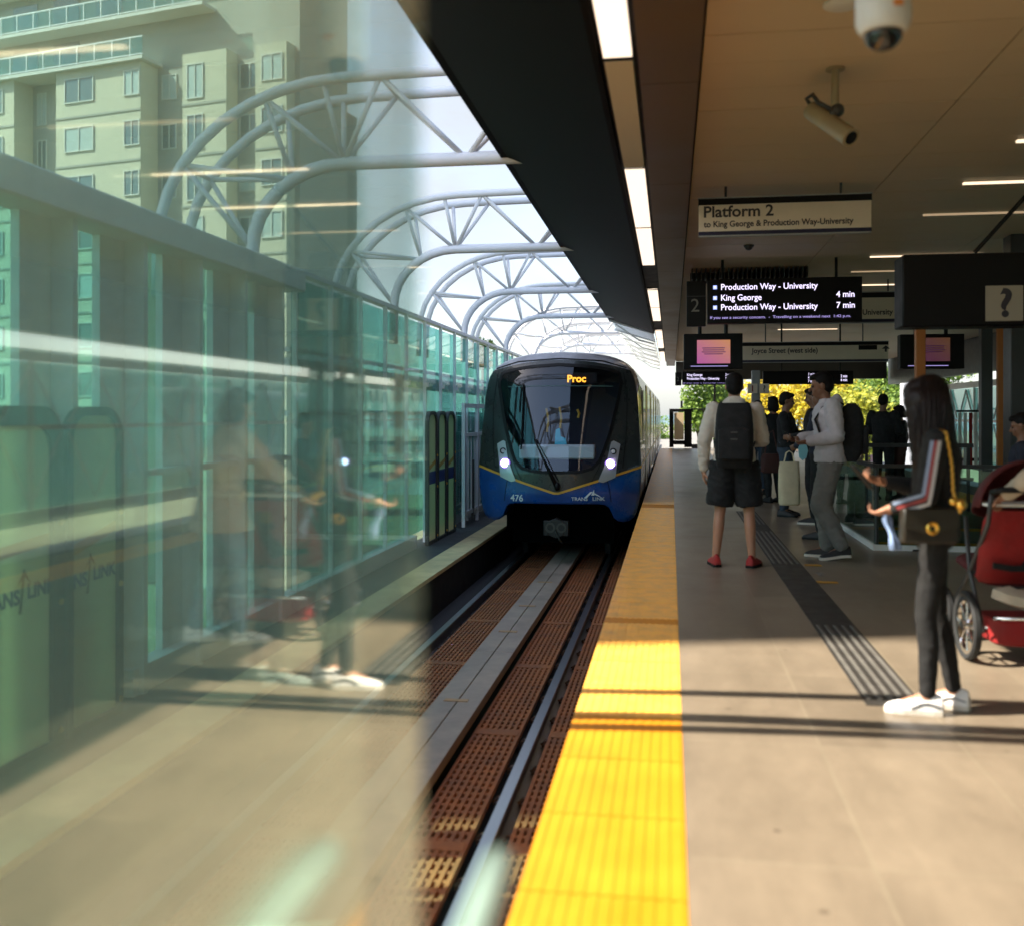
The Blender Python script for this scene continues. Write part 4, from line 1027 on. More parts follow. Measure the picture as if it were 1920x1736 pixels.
# wiper
g = MB(); g.tube([(.02, fy(0, .30) - .06, .26), (-.18, fy(.18, .62) - .06, .66), (-.36, fy(.36, 1.02) - .05, 1.02)], [.035, .018, .012], 8)
g.tube([(.04, fy(0, .36) - .05, .36), (-.14, fy(.18, .66) - .05, .70), (-.33, fy(.36, 1.02) - .05, 1.02)], .008, 6); g.ball((.02, fy(0, .3) - .05, .28), (.05, .05, .07))
g.build('wiper_arm', M['black'], train, local=True, smooth=True)
g = MB(); g.tube([(-.58, fy(.58, .86) - .03, .86), (-.57, fy(.57, 1.3) - .03, 1.3), (-.57, fy(.57, 1.9) - .03, 1.9)], .014, 6); g.build('wiper_blade', M['black'], train, local=True)
# underframe
g = MB(); g.box(-.86, .86, 1.1, 33, -.75, -.002); g.box(-.92, .92, 1.3, 33, -.55, -.32); g.box(-1.2, 1.2, 2.5, 33, -.70, -.32); g.build('underframe', mat('black underframe', (.002, .002, .002), .9, spec=.05), train, local=True)  # one flat near-black colour with hardly any gloss
g = MB(); g.lathe([(.01, -.10), (.16, -.10), (.16, .05), (.09, .1), (.09, .3), (.01, .3)], (0, .05, -.38), 8, 'y'); g.box(-.20, .20, -.04, .06, -.50, -.26); g.build('coupler', mat('dark coupler steel', (.03, .03, .028), .45, metal=.5), train, local=True, bevel=.01)
g = MB()
for s in (-.09, .09): g.lathe([(.05, -.108), (.08, -.108), (.08, -.03), (.05, -.03), (.05, -.108)], (s, .05, -.37), 20, 'y')
g.tube([(0, -.05, -.42), (.06, -.06, -.56), (.10, .0, -.62)], .015); g.build('coupler_face', mat('worn steel ring', (.07, .07, .062), .4, metal=.6), train, local=True)
for s in (-.72, .72):
    for yy in (1.8, 3.7, 13, 15):
        g = MB(); g.lathe([(.01, -.05), (.34, -.05), (.36, -.02), (.36, .05), (.01, .05)], (s, yy, -.66), 24, 'x'); g.build('wheel', M['dgrey'], train, local=True)

# ================================================================ far surroundings
def apartment():
    A = R(-12); Z0 = 57; c = P(330, 777, Z0)
    t = thing('apartment_block', 'pale cream apartment tower with white balcony rails seen through the near glass', 'building', (c.x, c.y, GZ), A)
    S = Z0 / F                       # metres per photo pixel at that distance
    def X(px): return (px - 330) * S
    def Zz(py): return CAMH + (777 - py) * S - GZ
    g = MB(); g.box(X(-520), X(600), 0, 5, 0, Zz(-330)); g.build('wall', M['greyr'], t, local=True)
    bays = [(86, 288, 1.4, M['cream']), (372, 468, 1.0, M['cream']), (-140, -20, 1.4, M['cream']), (525, 590, .8, M['cream']), (-420, -260, 1.4, M['cream'])]
    for a, b, d, m in bays:
        g = MB(); g.box(X(a), X(b), -d, -.002, 0, Zz(120)); g.build('bay', m, t, local=True)
        g = MB()
        for k in range(9): z = Zz(215 + 93 * k); g.box(X(a) - .02, X(b) + .02, -d - .04, -d - .001, z, z + .12)
        g.build('string_course', M['greyr'], t, local=True)
    wins = [(110, 176, -1.4), (252, 284, -1.4), (384, 416, -1.0), (-6, 14, 0), (475, 515, 0), (300, 330, 0), (540, 580, -.8), (-110, -50, -1.4)]
    for k in range(8):
        for (a, b, d) in wins:
            za, zb = Zz(184 + 93 * k), Zz(141 + 93 * k)
            if a == -6 or a == 384: za -= .5
            f = MB(); q = .07; x0, x1 = X(a), X(b)
            f.box(x0 - q, x1 + q, d - .06, d - .003, zb, zb + q); f.box(x0 - q, x1 + q, d - .06, d - .003, za - q, za); f.box(x0 - q, x0, d - .06, d - .003, za, zb); f.box(x1, x1 + q, d - .06, d - .003, za, zb); f.box((x0 + x1) / 2 - .03, (x0 + x1) / 2 + .03, d - .06, d - .003, za, zb)
            wo = f.build('window', M['offwhite'], t, local=True)
            p = MB(); p.box(x0, x1, d - .02, d - .004, za, zb); p.build('pane', M['winlight'] if (k + a) % 3 == 0 else M['winglass'], wo, local=True)
    # stepped upper floors with white balcony rails
    for k, (py, dd, a0, a1) in enumerate(((118, 1.7, -520, 300), (30, 1.2, -520, 420), (-60, .9, -520, 460), (-150, .7, -520, 480))):
        g = MB(); z = Zz(py); g.box(X(a0), X(a1), -dd, -.004, z - .18, z); g.build('balcony_slab', M['offwhite'], t, local=True)
        g = MB(); g.box(X(a0), X(a1), -dd - .001, -dd + .06, z + 1.0, z + 1.08); g.box(X(a0), X(a1), -dd, -dd + .05, z + .06, z + .12)
        x = X(a0)
        while x < X(a1): g.box(x - .035, x + .035, -dd - .002, -dd + .055, z, z + 1.0); x += 1.25
        g.build('balcony_rail', M['white'], t, local=True)
        g = MB(); g.box(X(a0), X(a1), -dd + .02, -dd + .03, z + .13, z + .98); g.build('balcony_glass', M['glass_l'], t, local=True)
        for j in range(6 if k == 0 else 7):
            xa = X(a0 + 30 + j * 105); g = MB(); g.box(xa, xa + 1.9, -.06, -.003, z + .1, z + 2.1); g.build('balcony_door', M['winglass'], t, local=True)
    g = MB(); g.box(X(-540), X(615), -2.6, 5.5, Zz(-350), Zz(-330)); g.build('roof', M['greyr'], t, local=True)
apartment()
c = P(578, 777, 95)
t = thing('office_tower', 'dark teal tower standing right of the cream apartment block', 'building', (c.x, c.y, GZ), R(-10))
g = MB(); g.box(-4.2, 3.0, 0, 4, 0, 38); g.build('wall', M['teal'], t, local=True)
g = MB()
for i in range(12): g.box(-4.3, 3.3, -.12, -.003, 2 + i * 3, 2.25 + i * 3)
g.build('floor_band', M['grey'], t, local=True)
for i in range(12):
    for j in range(4):
        g = MB(); x = -3.9 + j * 1.8; g.box(x, x + 1.4, -.06, -.002, 2.6 + i * 3, 4.6 + i * 3); g.build('window', M['winglass'], t, local=True)
# unseen tower added out of frame on the left to shade track and platform
t = thing('shading_tower', 'tall unseen tower added left of the station to shade it, outside the frame', 'building', (-32, 7, GZ))
SH0 = -24.0; yc = 6.35 + .2474 * SH0
g = MB(); g.box(-42, SH0, yc, yc + 21, GZ, 34); g.build('wall', M['greyr'], t)
for k in range(13):
    for j in range(6):
        g = MB(); y = yc + .8 + j * 2.4; g.box(SH0 + .002, SH0 + .05, y, y + 1.5, GZ + 2 + k * 3, GZ + 3.6 + k * 3); g.build('window', M['winglass'], t)
g = MB(); g.box(-42.3, SH0 + .3, yc - .02, yc + 21.1, 34.01, 34.5); g.build('roof', M['dark_concrete'], t)

def leaf_mat(nm, c1, c2):
    m = bpy.data.materials.new(nm); m.use_nodes = True; n = m.node_tree; b = n.nodes['Principled BSDF']; b.inputs['Roughness'].default_value = .6
    gi = n.nodes.new('ShaderNodeNewGeometry'); r = n.nodes.new('ShaderNodeValToRGB'); n.links.new(gi.outputs['Random Per Island'], r.inputs[0])
    r.color_ramp.elements[0].color = (*c1, 1); r.color_ramp.elements[1].color = (*c2, 1); n.links.new(r.outputs[0], b.inputs['Base Color'])
    tr = n.nodes.new('ShaderNodeBsdfTranslucent'); n.links.new(r.outputs[0], tr.inputs[0]); mx = n.nodes.new('ShaderNodeMixShader'); mx.inputs[0].default_value = .4
    o = n.nodes['Material Output']; n.links.new(b.outputs[0], mx.inputs[1]); n.links.new(tr.outputs[0], mx.inputs[2]); n.links.new(mx.outputs[0], o.inputs[0]); return m
LY = leaf_mat('yellow autumn leaves', (.34, .25, .015), (.70, .55, .03)); LG = leaf_mat('green leaves', (.05, .12, .02), (.22, .32, .04)); LM = leaf_mat('yellow green leaves', (.16, .20, .02), (.50, .46, .04))
BARK = mat('bark', (.06, .045, .03), .9, var=.3, bump=.5)
def tree(px, py, Z, rad, m, label, nleaf=3500, name='leafy_tree', squash=1.15):
    c = P(px, py, Z); t = thing(name, label, 'tree', (c.x, c.y, GZ))
    rr = random.Random(int(px * 7 + Z)); cl = []
    for i in range(16):
        d = Vector((rr.gauss(0, 1), rr.gauss(0, 1), rr.gauss(0, 1))).normalized() * rr.uniform(.2, .8) * rad; d.z *= squash; cl.append((c + d, rr.uniform(.28, .5) * rad))
    g = MB()
    for i in range(nleaf):
        q, s = cl[i % 16]; d = Vector((rr.gauss(0, 1), rr.gauss(0, 1), rr.gauss(0, 1))).normalized() * s * rr.random() ** .4
        o = q + d; u = Vector((rr.gauss(0, 1), rr.gauss(0, 1), rr.gauss(0, 1))).normalized(); v = u.orthogonal().normalized(); L = rr.uniform(.10, .24) * (rad / 3.0) ** .4
        g.add([o - u * L, o + v * L * .5, o + u * L, o - v * L * .5], [(0, 1, 2, 3)])
    g.build('crown', m, t)
    g = MB(); base = Vector((c.x, c.y, GZ)); g.tube([base, base.lerp(c, .5) + Vector((.1, 0, 0)), c], [rad * .10, rad * .07, rad * .03], 8)
    for q, s in cl[:7]: g.tube([base.lerp(c, .6), q], [rad * .04, rad * .01], 6)
    g.build('trunk', BARK, t)
tree(1318, 760, 78, 3.0, LG, 'green tree seen through the opening at the platform end', 4200)
tree(1372, 770, 90, 3.2, LG, 'green tree behind the man in shorts at the platform end', 3000)
tree(1480, 765, 70, 3.3, LY, 'bright yellow tree behind the small group of waiting people', 4200)
tree(1548, 740, 74, 3.4, LY, 'bright yellow tree behind the head of the hooded young man', 4200)
tree(1610, 790, 66, 2.9, LM, 'low yellow green tree left of the two silhouetted people', 3600)
tree(1665, 725, 72, 2.6, LG, 'green tree above the two silhouetted people', 3600)
tree(1625, 735, 84, 3.0, LM, 'yellow green tree behind the blue roofed house', 3000)
tree(1700, 790, 80, 3.0, LM, 'yellow green tree beside the bright white column', 3000)
tree(1760, 700, 80, 2.8, LG, 'green tree above the sunlit white wall on the right', 2600)
tree(1425, 790, 82, 2.8, LG, 'green tree behind the grey sign pole', 2600)
tree(905, 662, 62, .9, LG, 'green treetop just above the glass wall left of the train', 1500)
tree(1245, 815, 110, 2.6, LG, 'small green tree at the end of the track right of the train', 1800)
c = P(1626, 727, 95)
t = thing('blue_house', 'small house with pale blue roof among the yellow trees', 'house', (c.x, c.y, GZ))
g = MB(); g.box(c.x - .9, c.x + .6, c.y, c.y + 3, GZ, c.z - .15); g.build('wall', mat('violet grey siding', (.10, .06, .08), .8), t)
g = MB(); g.prism([(c.x - 1.05, c.z - .14), (c.x + .75, c.z - .14), (c.x + .6, c.z + .35), (c.x - .9, c.z + .35)], c.y - .3, c.y + 3.2); g.build('roof', mat('pale blue roof', (.18, .36, .48), .6), t)
g = MB(); g.box(c.x - .5, c.x + .1, c.y - .03, c.y - .002, c.z - 1.2, c.z - .6); g.build('window', M['winlight'], t)
g = MB(); g.box(-60, 60, 330, 332, GZ, 6); 
bt = thing('sky_blocker', 'long unseen block added right of the station to cut sky light, outside the frame', 'building', (20, 4, GZ))  # unseen block added to hold back fill light from the right
g2 = MB(); g2.box(14, 26, -20, 17, GZ, 3); g2.build('wall', M['greyr'], bt)
for k in range(3):
    g2 = MB(); g2.box(13.95, 13.998, -19, 16, GZ + 2 + k * 3.6, GZ + 3.8 + k * 3.6); g2.build('window_band', M['winglass'], bt)
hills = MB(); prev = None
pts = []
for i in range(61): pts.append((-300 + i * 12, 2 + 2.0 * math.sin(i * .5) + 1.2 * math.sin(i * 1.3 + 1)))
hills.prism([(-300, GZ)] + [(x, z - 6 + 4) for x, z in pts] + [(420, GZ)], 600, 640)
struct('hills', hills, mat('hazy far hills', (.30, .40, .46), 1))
# pale building beyond the glass wall
c = P(700, 600, 120)
t = thing('pale_building', 'pale low building far beyond the glass wall', 'building', (c.x, c.y, GZ), R(5))
g = MB(); g.box(-14, 8, 0, 14, 0, 14); g.build('wall', M['offwhite'], t, local=True)
for i in range(4):
    for j in range(8):
        g = MB(); g.box(-13 + j * 2.5, -11.2 + j * 2.5, -.05, -.002, 2 + i * 3, 3.8 + i * 3); g.build('window', M['winglass'], t, local=True)
# ================================================================ people
BASE = dict(pel=(0, 0, .97), wai=(0, 0, 1.10), che=(0, 0, 1.30), nec=(0, -.012, 1.475), hea=(0, .015, 1.635),
            shL=(-.185, -.005, 1.425), elL=(-.235, -.03, 1.14), wrL=(-.245, .03, .90),
            shR=(.185, -.005, 1.425), elR=(.235, -.03, 1.14), wrR=(.245, .03, .90),
            hiL=(-.09, 0, .93), knL=(-.10, .02, .50), anL=(-.105, -.03, .085), toL=(-.12, .13, .03),
            hiR=(.09, 0, .93), knR=(.10, .02, .50), anR=(.105, -.03, .085), toR=(.12, .13, .03))
def add_hand(g, W, d, nrm, thumb, s, curl):
    d = d.normalized(); nrm = (nrm - d * nrm.dot(d)).normalized(); sd = d.cross(nrm).normalized()
    Rm = Matrix((sd, nrm, d)).transposed()
    g.ball(W + d * .05 * s, (.040 * s, .017 * s, .054 * s), 14, 10, Rm)
    g.limb(W - d * .02 * s, W + d * .03 * s, .026 * s, .026 * s, 10)
    for k, (o, L) in enumerate(((-.030, .066), (-.010, .080), (.011, .076), (.030, .060))):
        o *= -thumb
        p = W + d * .092 * s + sd * o * s; c = curl * (1 + .12 * k)
        for seg, (f, r0, r1) in enumerate(((.42, .0098, .0092), (.33, .0092, .0085), (.25, .0085, .0072))):
            a = c * (.6 + seg * .75); dd = d * math.cos(a) + nrm * math.sin(a) + sd * o * .8
            q = p + dd.normalized() * L * f * s; g.limb(p, q, r0 * s, r1 * s, 8); p = q
    p = W + d * .035 * s + sd * .034 * thumb * s
    for L, a in ((.038, .75), (.032, .5)):
        dd = d * math.cos(a) + sd * thumb * math.sin(a) + nrm * (.25 + curl * .4); q = p + dd.normalized() * L * s; g.limb(p, q, .0115 * s, .0095 * s, 8); p = q

def torso_rings(J, s, ex, z_lo, shoulders=True):
    """elliptical rings from the hips to the neck; ex is added to the radii"""
    R0 = [(J['pel'] + (J['hiL'] + J['hiR'] - 2 * J['pel']) * .3 + Vector((0, 0, -.03 * s)), .165, .118), (J['pel'], .165, .115), (J['wai'], .142, .102), (J['wai'].lerp(J['che'], .5), .150, .108),
          (J['che'], .165, .115), (J['che'].lerp(J['nec'], .45), .165, .105), (J['che'].lerp(J['nec'], .75), .125, .085), (J['nec'], .068, .064)]
    ax = (J['shR'] - J['shL']); ax.z = 0; ax.normalize(); hx = (J['hiR'] - J['hiL']); hx.z = 0; hx.normalize()
    out = []
    for i, (c, a, b) in enumerate(R0):
        if c.z < z_lo * s: continue
        u = i / (len(R0) - 1); xx = hx.lerp(ax, u).normalized(); yy = Vector((-xx.y, xx.x, 0))
        e = ex if i < 6 else ex * .6
        out.append([c + xx * ((a * s + e) * math.cos(2 * math.pi * k / 20)) + yy * ((b * s + e) * math.sin(2 * math.pi * k / 20)) for k in range(20)])
    return out

def person(label, loc, rotz, height, pose=None, top=None, bottom=None, shoe=None, sole=None, skin=None, hair=None, style='short', shorts=False, sleeve=.016, leg=.018,
           hood=False, look=(0, 0), curl=.5, vox=.010, group=None, palmL=None, palmR=None, hem=.93, top_ex=.016, cuff=.94, skirt=0, slim=1.0):
    s = height / 1.75; J = {k: Vector(v) for k, v in BASE.items()}
    for k, v in (pose or {}).items(): J[k] = Vector(v)
    J = {k: v * s for k, v in J.items()}
    skin = skin or M['skin']; t = thing('person', label, 'person', loc, rotz, group)
    # ---- body: one continuous skin
    g = MB(); g.loft(torso_rings(J, s, 0, .80))
    g.limb(J['nec'] - Vector((0, 0, .03 * s)), J['hea'] - Vector((0, .012 * s, .05 * s)), .056 * s, .052 * s)
    H = J['hea']; Rh = Euler((R(look[1]), 0, R(look[0]))).to_matrix()
    def h(x, y, z): return H + Rh @ (Vector((x, y, z)) * s)
    def hb(c, r): g.ball(h(*c), tuple(q * s for q in r), 14, 10, Rh)
    hb((0, -.012, .022), (.074, .093, .098)); hb((0, .028, -.045), (.060, .064, .070)); hb((0, .055, -.083), (.030, .032, .026)); hb((0, .062, .028), (.058, .022, .022))
    g.limb(h(0, .086, .012), h(0, .112, -.022), .008 * s, .0135 * s, 8); hb((0, .090, -.058), (.024, .010, .007)); hb((0, .089, -.068), (.020, .010, .007))
    for q in (-1, 1): hb((q * .076, -.008, -.008), (.010, .019, .030)); hb((q * .040, .058, -.028), (.022, .022, .02))
    for q in ('L', 'R'):
        g.limb(J['sh' + q], J['el' + q], .050 * s, .039 * s); g.limb(J['el' + q], J['wr' + q], .038 * s, .025 * s)
        d = J['wr' + q] - J['el' + q]; nr = (palmL if q == 'L' else palmR); sg = 1 if q == 'L' else -1
        if nr is None: nr = Vector((sg, .25, 0))
        add_hand(g, J['wr' + q], d, Vector(nr), sg if q == 'L' else sg, s, curl)
        g.limb(J['hi' + q], J['kn' + q], .078 * s * slim, .052 * s * slim); m = J['kn' + q].lerp(J['an' + q], .32) + Vector((0, -.012 * s, 0))
        g.limb(J['kn' + q], m, .050 * s * slim, .052 * s * slim); g.limb(m, J['an' + q], .052 * s * slim, .034 * s)
        g.limb(J['an' + q], J['to' + q].lerp(J['an' + q], .25), .034 * s, .026 * s)
    g_m = blob(g, vox * .75 if vox < .012 else vox, 3)
    MB().build('body', skin, t, local=True, smooth=True, mesh=g_m)
    for q in (-1, 1):
        e = MB(); e.ball(h(q * .031, .077, .006), .0105 * s, 10, 8); e.build('eye', M['eye'], t, local=True, smooth=True)
    # ---- hair
    g2s = MB(); g = MB(); hm = hair or M['hair']
    def hr(c, r): g.ball(h(*c), tuple(q * s for q in r), 16, 12, Rh)
    hr((0, -.028, .040), (.083, .094, .092)); hr((0, -.055, -.01), (.076, .066, .075)); hr((0, .040, .092), (.062, .048, .030))
    if style == 'long':
        Ry = Euler((0, 0, R(look[0]))).to_matrix()
        def hv(x, y, z): return H + (Ry @ Vector((x, y, 0)) + Vector((0, 0, z))) * s
        hr((0, .02, .05), (.086, .085, .085))
        for i in range(9):
            u = i / 8; c = hv(0, -.062 - .035 * u, -.02 - .47 * u); w_ = (.090 + .026 * math.sin(u * 2.8)) * s * (1 - .25 * u)
            g.ball(c, (w_, (.060 - .010 * u) * s, .075 * s), 14, 10, Ry)
        for q in (-1, 1):
            for i in range(6): u = i / 5; g.ball(hv(q * .084, .02 - .04 * u, .0 - .30 * u), (.030 * s, .068 * s, .06 * s), 10, 8, Rh)
    if style == 'bun': hr((0, -.10, .06), (.045, .045, .045)); hr((0, -.07, -.05), (.06, .05, .07))
    if style == 'bob':
        for q in (-1, 1): hr((q * .066, -.03, -.05), (.028, .065, .08))
        hr((0, -.08, -.06), (.075, .045, .085))
    if style == 'long':
        rr = random.Random(3)
        for i in range(330):
            a = rr.uniform(-2.0, 2.0) + math.pi * 1.5; el = rr.uniform(.15, 1.35)
            ex, ey = math.cos(a), math.sin(a)
            pts = [hv(ex * .085 * math.cos(el) , -.02 + ey * .095 * math.cos(el), .045 + .095 * math.sin(el))]
            sx, sy = ex * rr.uniform(.080, .10), -.02 + ey * .10
            L = rr.uniform(.36, .56) if ey < .2 else rr.uniform(.25, .42)
            ph = rr.uniform(0, 6.28)
            for k in range(1, 8):
                u = k / 7
                sag = Vector((sx * (1 + .18 * math.sin(u * 3)) + .008 * math.sin(ph + u * 6), sy - .035 * u * (1 if ey < .3 else .3) + .008 * math.cos(ph + u * 5), .02 - L * u))
                pts.append(hv(*sag))
            g2s.tube(pts, [.004, .005, .0055, .0055, .005, .0045, .003, .0012], 5)
    hair_me = blob(g, .009 if vox < .012 else vox, 2)
    ho = MB().build('hair', hm, t, local=True, smooth=True, mesh=hair_me)
    if g2s.v: so2 = g2s.build('hair_strands', hm, t, local=True, smooth=True); so2['kind'] = 'stuff'
    # ---- top
    if top:
        g = MB(); rg = torso_rings(J, s, top_ex * s, hem); g.loft(rg[:-1] + [[p.lerp(J['nec'], .12) for p in rg[-1]]])
        for q in ('L', 'R'):
            if sleeve is not None:
                g.limb(J['sh' + q] + Vector((0, 0, -.004)), J['el' + q], (.052 + sleeve) * s, (.042 + sleeve) * s); e = J['el' + q].lerp(J['wr' + q], cuff); g.limb(J['el' + q], e, (.042 + sleeve) * s, (.028 + sleeve * .8) * s)
        if skirt:      # a coat that hangs below the hips
            b = J['pel']; g.loft([[Vector((b.x + (.165 * s + top_ex * s + k * .012) * math.cos(a), b.y + (.118 * s + top_ex * s + k * .012) * math.sin(a), b.z - k * skirt / 4)) for a in [2 * math.pi * i / 20 for i in range(20)]] for k in range(5)])
        if hood:
            g.ball(J['nec'] + Vector((0, -.085 * s, -.015 * s)), (.115 * s, .062 * s, .085 * s)); g.ball(J['nec'] + Vector((0, -.01 * s, .0)), (.098 * s, .088 * s, .035 * s))
        MB().build('top', top, t, local=True, smooth=True, mesh=fold(blob(g, vox, 5), (.009 if top_ex > .012 else .0045) * s, rotz))
    # ---- trousers or shorts
    if bottom:
        g = MB(); rg = torso_rings(J, s, .010 * s, .90)[:3]; 
        g.loft(rg); g.ball((J['hiL'] + J['hiR']) / 2 - Vector((0, 0, .0)), (.165 * s, .118 * s, .10 * s))
        for q in ('L', 'R'):
            if shorts:
                e = J['hi' + q].lerp(J['kn' + q], .86) + (J['hi' + q] - J['pel']) * .12; g.tube([J['hi' + q] + Vector((0, 0, .02)), e], [(.088 + leg) * s, (.082 + leg) * s], 18)
            else:
                e = J['kn' + q].lerp(J['an' + q], .93); m = J['kn' + q].lerp(J['an' + q], .35) + Vector((0, -.012 * s, 0))
                g.limb(J['hi' + q], J['kn' + q], (.080 * slim + leg * .7) * s, (.054 * slim + leg) * s); g.limb(J['kn' + q], m, (.054 * slim + leg) * s, (.052 * slim + leg) * s); g.limb(m, e, (.052 * slim + leg) * s, (.035 + leg * .8) * s)
        MB().build('shorts' if shorts else 'trousers', bottom, t, local=True, smooth=True, mesh=fold(blob(g, vox, 5), (.010 if leg > .03 else .0035 if leg < .012 else .006) * s, rotz + 3))
    # ---- shoes
    for q in ('L', 'R'):
        a, b = J['an' + q], J['to' + q]; f = Vector((b.x - a.x, b.y - a.y, 0)).normalized(); r = Vector((f.y, -f.x, 0)); dz = (a.z - .085 * s); c = Vector((a.x, a.y, 0))
        pitch = (b.z - .03 * s) - dz
        def zz(u): return dz + pitch * max(0, min(1, u / (.16 * s)))
        g = MB(); rings = []
        for u, w_, hh in ((-.078, .022, .06), (-.068, .036, .10), (-.03, .041, .115), (.02, .042, .112), (.07, .046, .088), (.12, .049, .066), (.165, .044, .054), (.195, .031, .042), (.207, .014, .03)):
            o = c + f * u * s
            rings.append([o + r * (w_ * s * math.cos(k)) + Vector((0, 0, zz(u * s) + (.022 + max(0, math.sin(k)) * (hh - .02)) * s if math.sin(k) >= 0 else zz(u * s) + .02 * s)) for k in [2 * math.pi * i / 14 for i in range(14)]])
        g.loft(rings); so = g.build('shoe', shoe or M['shoe_black'], t, local=True, smooth='auto')
        g = MB(); rr0 = []; 
        for u, w_ in ((-.080, .016), (-.07, .036), (-.03, .041), (.02, .042), (.07, .046), (.12, .050), (.17, .045), (.2, .031), (.212, .012)):
            o = c + f * u * s; z = zz(u * s)
            rr0.append([o + r * w_ * s + Vector((0, 0, z + .001)), o + r * w_ * s + Vector((0, 0, z + .026 * s)), o - r * w_ * s + Vector((0, 0, z + .026 * s)), o - r * w_ * s + Vector((0, 0, z + .001))])
        g.loft(rr0); g.build('sole', sole or M['black'], so, local=True)
        if shoe is M['shoe_white']:
            for sd in (-1, 1):
                g = MB(); g.tube([c + f * u * s + r * (sd * w_ * s) + Vector((0, 0, zz(u * s) + hh * s)) for u, w_, hh in ((-.06, .037, .050), (-.03, .0425, .058), (.0, .0425, .066), (.03, .0415, .062), (.06, .045, .046), (.085, .0475, .036))], .0035 * s, 6)
                g.build('side_stripe', M['ink'], so, local=True)
            g = MB()
            for u in (.035, .055, .075, .095):
                hh = .100 - (u - .035) * .55; g.tube([c + f * u * s - r * .024 * s + Vector((0, 0, zz(u * s) + (hh - .010) * s)), c + f * (u + .004) * s + Vector((0, 0, zz(u * s) + (hh + .004) * s)), c + f * u * s + r * .024 * s + Vector((0, 0, zz(u * s) + (hh - .010) * s))], .004 * s, 6)
            g.build('laces', M['sole_white'], so, local=True)
    t['_s'] = s
    return t, J, s
def W_(t, v): return t.matrix_basis @ Vector(v)
def clean(t):
    if '_s' in t: del t['_s']
def spot(px, Z):
    p = P(px, 777, Z); return (p.x, p.y, 0)

def backpack(owner, J, s, label, m, strap=True, size=(.15, .085, .22), drop=0):
    M4 = owner.matrix_basis; c = J['che'] + Vector((0, -.20 * s, -.06 * s - drop)); 
    o = M4 @ c; t = thing('backpack', label, 'backpack', o, owner.rotation_euler.z)
    g = MB(); rings = []
    for u in (-1, -.92, -.7, -.3, .2, .6, .85, .96, 1):
        k = (1 - abs(u) ** 4) ** .5 if abs(u) < 1 else .25; k = max(k, .35); a, b = size[0] * s * (.8 + .2 * k) * (1 - .08 * max(0, u)), size[1] * s * k
        rings.append([(a * math.copysign(abs(math.cos(q)) ** .55, math.cos(q)), b * math.copysign(abs(math.sin(q)) ** .6, math.sin(q)), u * size[2] * s) for q in [2 * math.pi * i / 24 for i in range(24)]])
    g.loft(rings); g.build('pack', m, t, local=True, smooth='auto')
    g = MB(); rings = []
    for u in (-1, -.9, 0, .8, 1):
        k = .6 if abs(u) == 1 else 1; rings.append([(size[0] * s * .8 * k * math.copysign(abs(math.cos(q)) ** .55, math.cos(q)), -size[1] * s - .008 + .032 * s * k * math.copysign(abs(math.sin(q)) ** .6, math.sin(q)), -.07 * s + u * size[2] * .5 * s) for q in [2 * math.pi * i / 20 for i in range(20)]])
    g.loft(rings); g.build('front_pocket', m, t, local=True, smooth='auto')
    for z_ in (.03, -.03):
        g = MB(); g.box(-.03 * s, .03 * s, -size[1] * s - .046 * s, -size[1] * s - .040 * s, z_ * s - .006, z_ * s + .006); g.build('zip_tag', M['dgrey'], t, local=True)
    if strap:
        for q, nm in ((-1, 'L'), (1, 'R')):
            sh = J['sh' + nm]
            pts = [Vector((q * .085 * s, -.13 * s, J['nec'].z - .03 * s)), Vector((q * .10 * s, -.03 * s, J['nec'].z + .012 * s)), Vector((q * .115 * s, .07 * s, J['nec'].z - .06 * s)), Vector((q * .135 * s, .135 * s, J['che'].z)),
                   Vector((q * .165 * s, .08 * s, J['wai'].z + .04 * s)), Vector((q * .15 * s, -.10 * s, J['wai'].z))]
            off = Vector((J['che'].x, J['che'].y, 0))
            g = MB(); rings = []
            for i, p in enumerate(pts):
                tt = (pts[min(i + 1, 5)] - pts[max(i - 1, 0)]).normalized(); aa = Vector((1, 0, 0)); nn = tt.cross(aa).normalized(); p = p + off - c
                rings.append([p + aa * .026 * s + nn * .008, p + aa * .026 * s - nn * .008, p - aa * .026 * s - nn * .008, p - aa * .026 * s + nn * .008])
            g.loft(rings); g.build('strap', m, t, local=True, smooth='auto')
    return t

# ---- man in shorts, back to the camera
t, J, s = person('man in off white sweatshirt, black shorts and red shoes, seen from behind with a backpack', spot(1377, 9.5), R(-4), 1.80,
    dict(anL=(-.165, -.03, .085), toL=(-.205, .13, .03), knL=(-.13, .02, .50), anR=(.155, -.03, .085), toR=(.205, .12, .03), knR=(.13, .02, .5), elL=(-.27, -.02, 1.14), wrL=(-.275, .04, .88),
         elR=(.25, .05, 1.15), wrR=(.16, .27, 1.12)), M['cloth_white'], M['cloth_black'], M['shoe_red'], M['black'], M['skin'], shorts=True, leg=.042, sleeve=.024, top_ex=.03, hood=True, hem=.9, vox=.010)
clean(t); backpack(t, J, s, 'black backpack with small zip tags on the back of the man in shorts', M['cloth_black'], size=(.17, .10, .29), drop=.05)
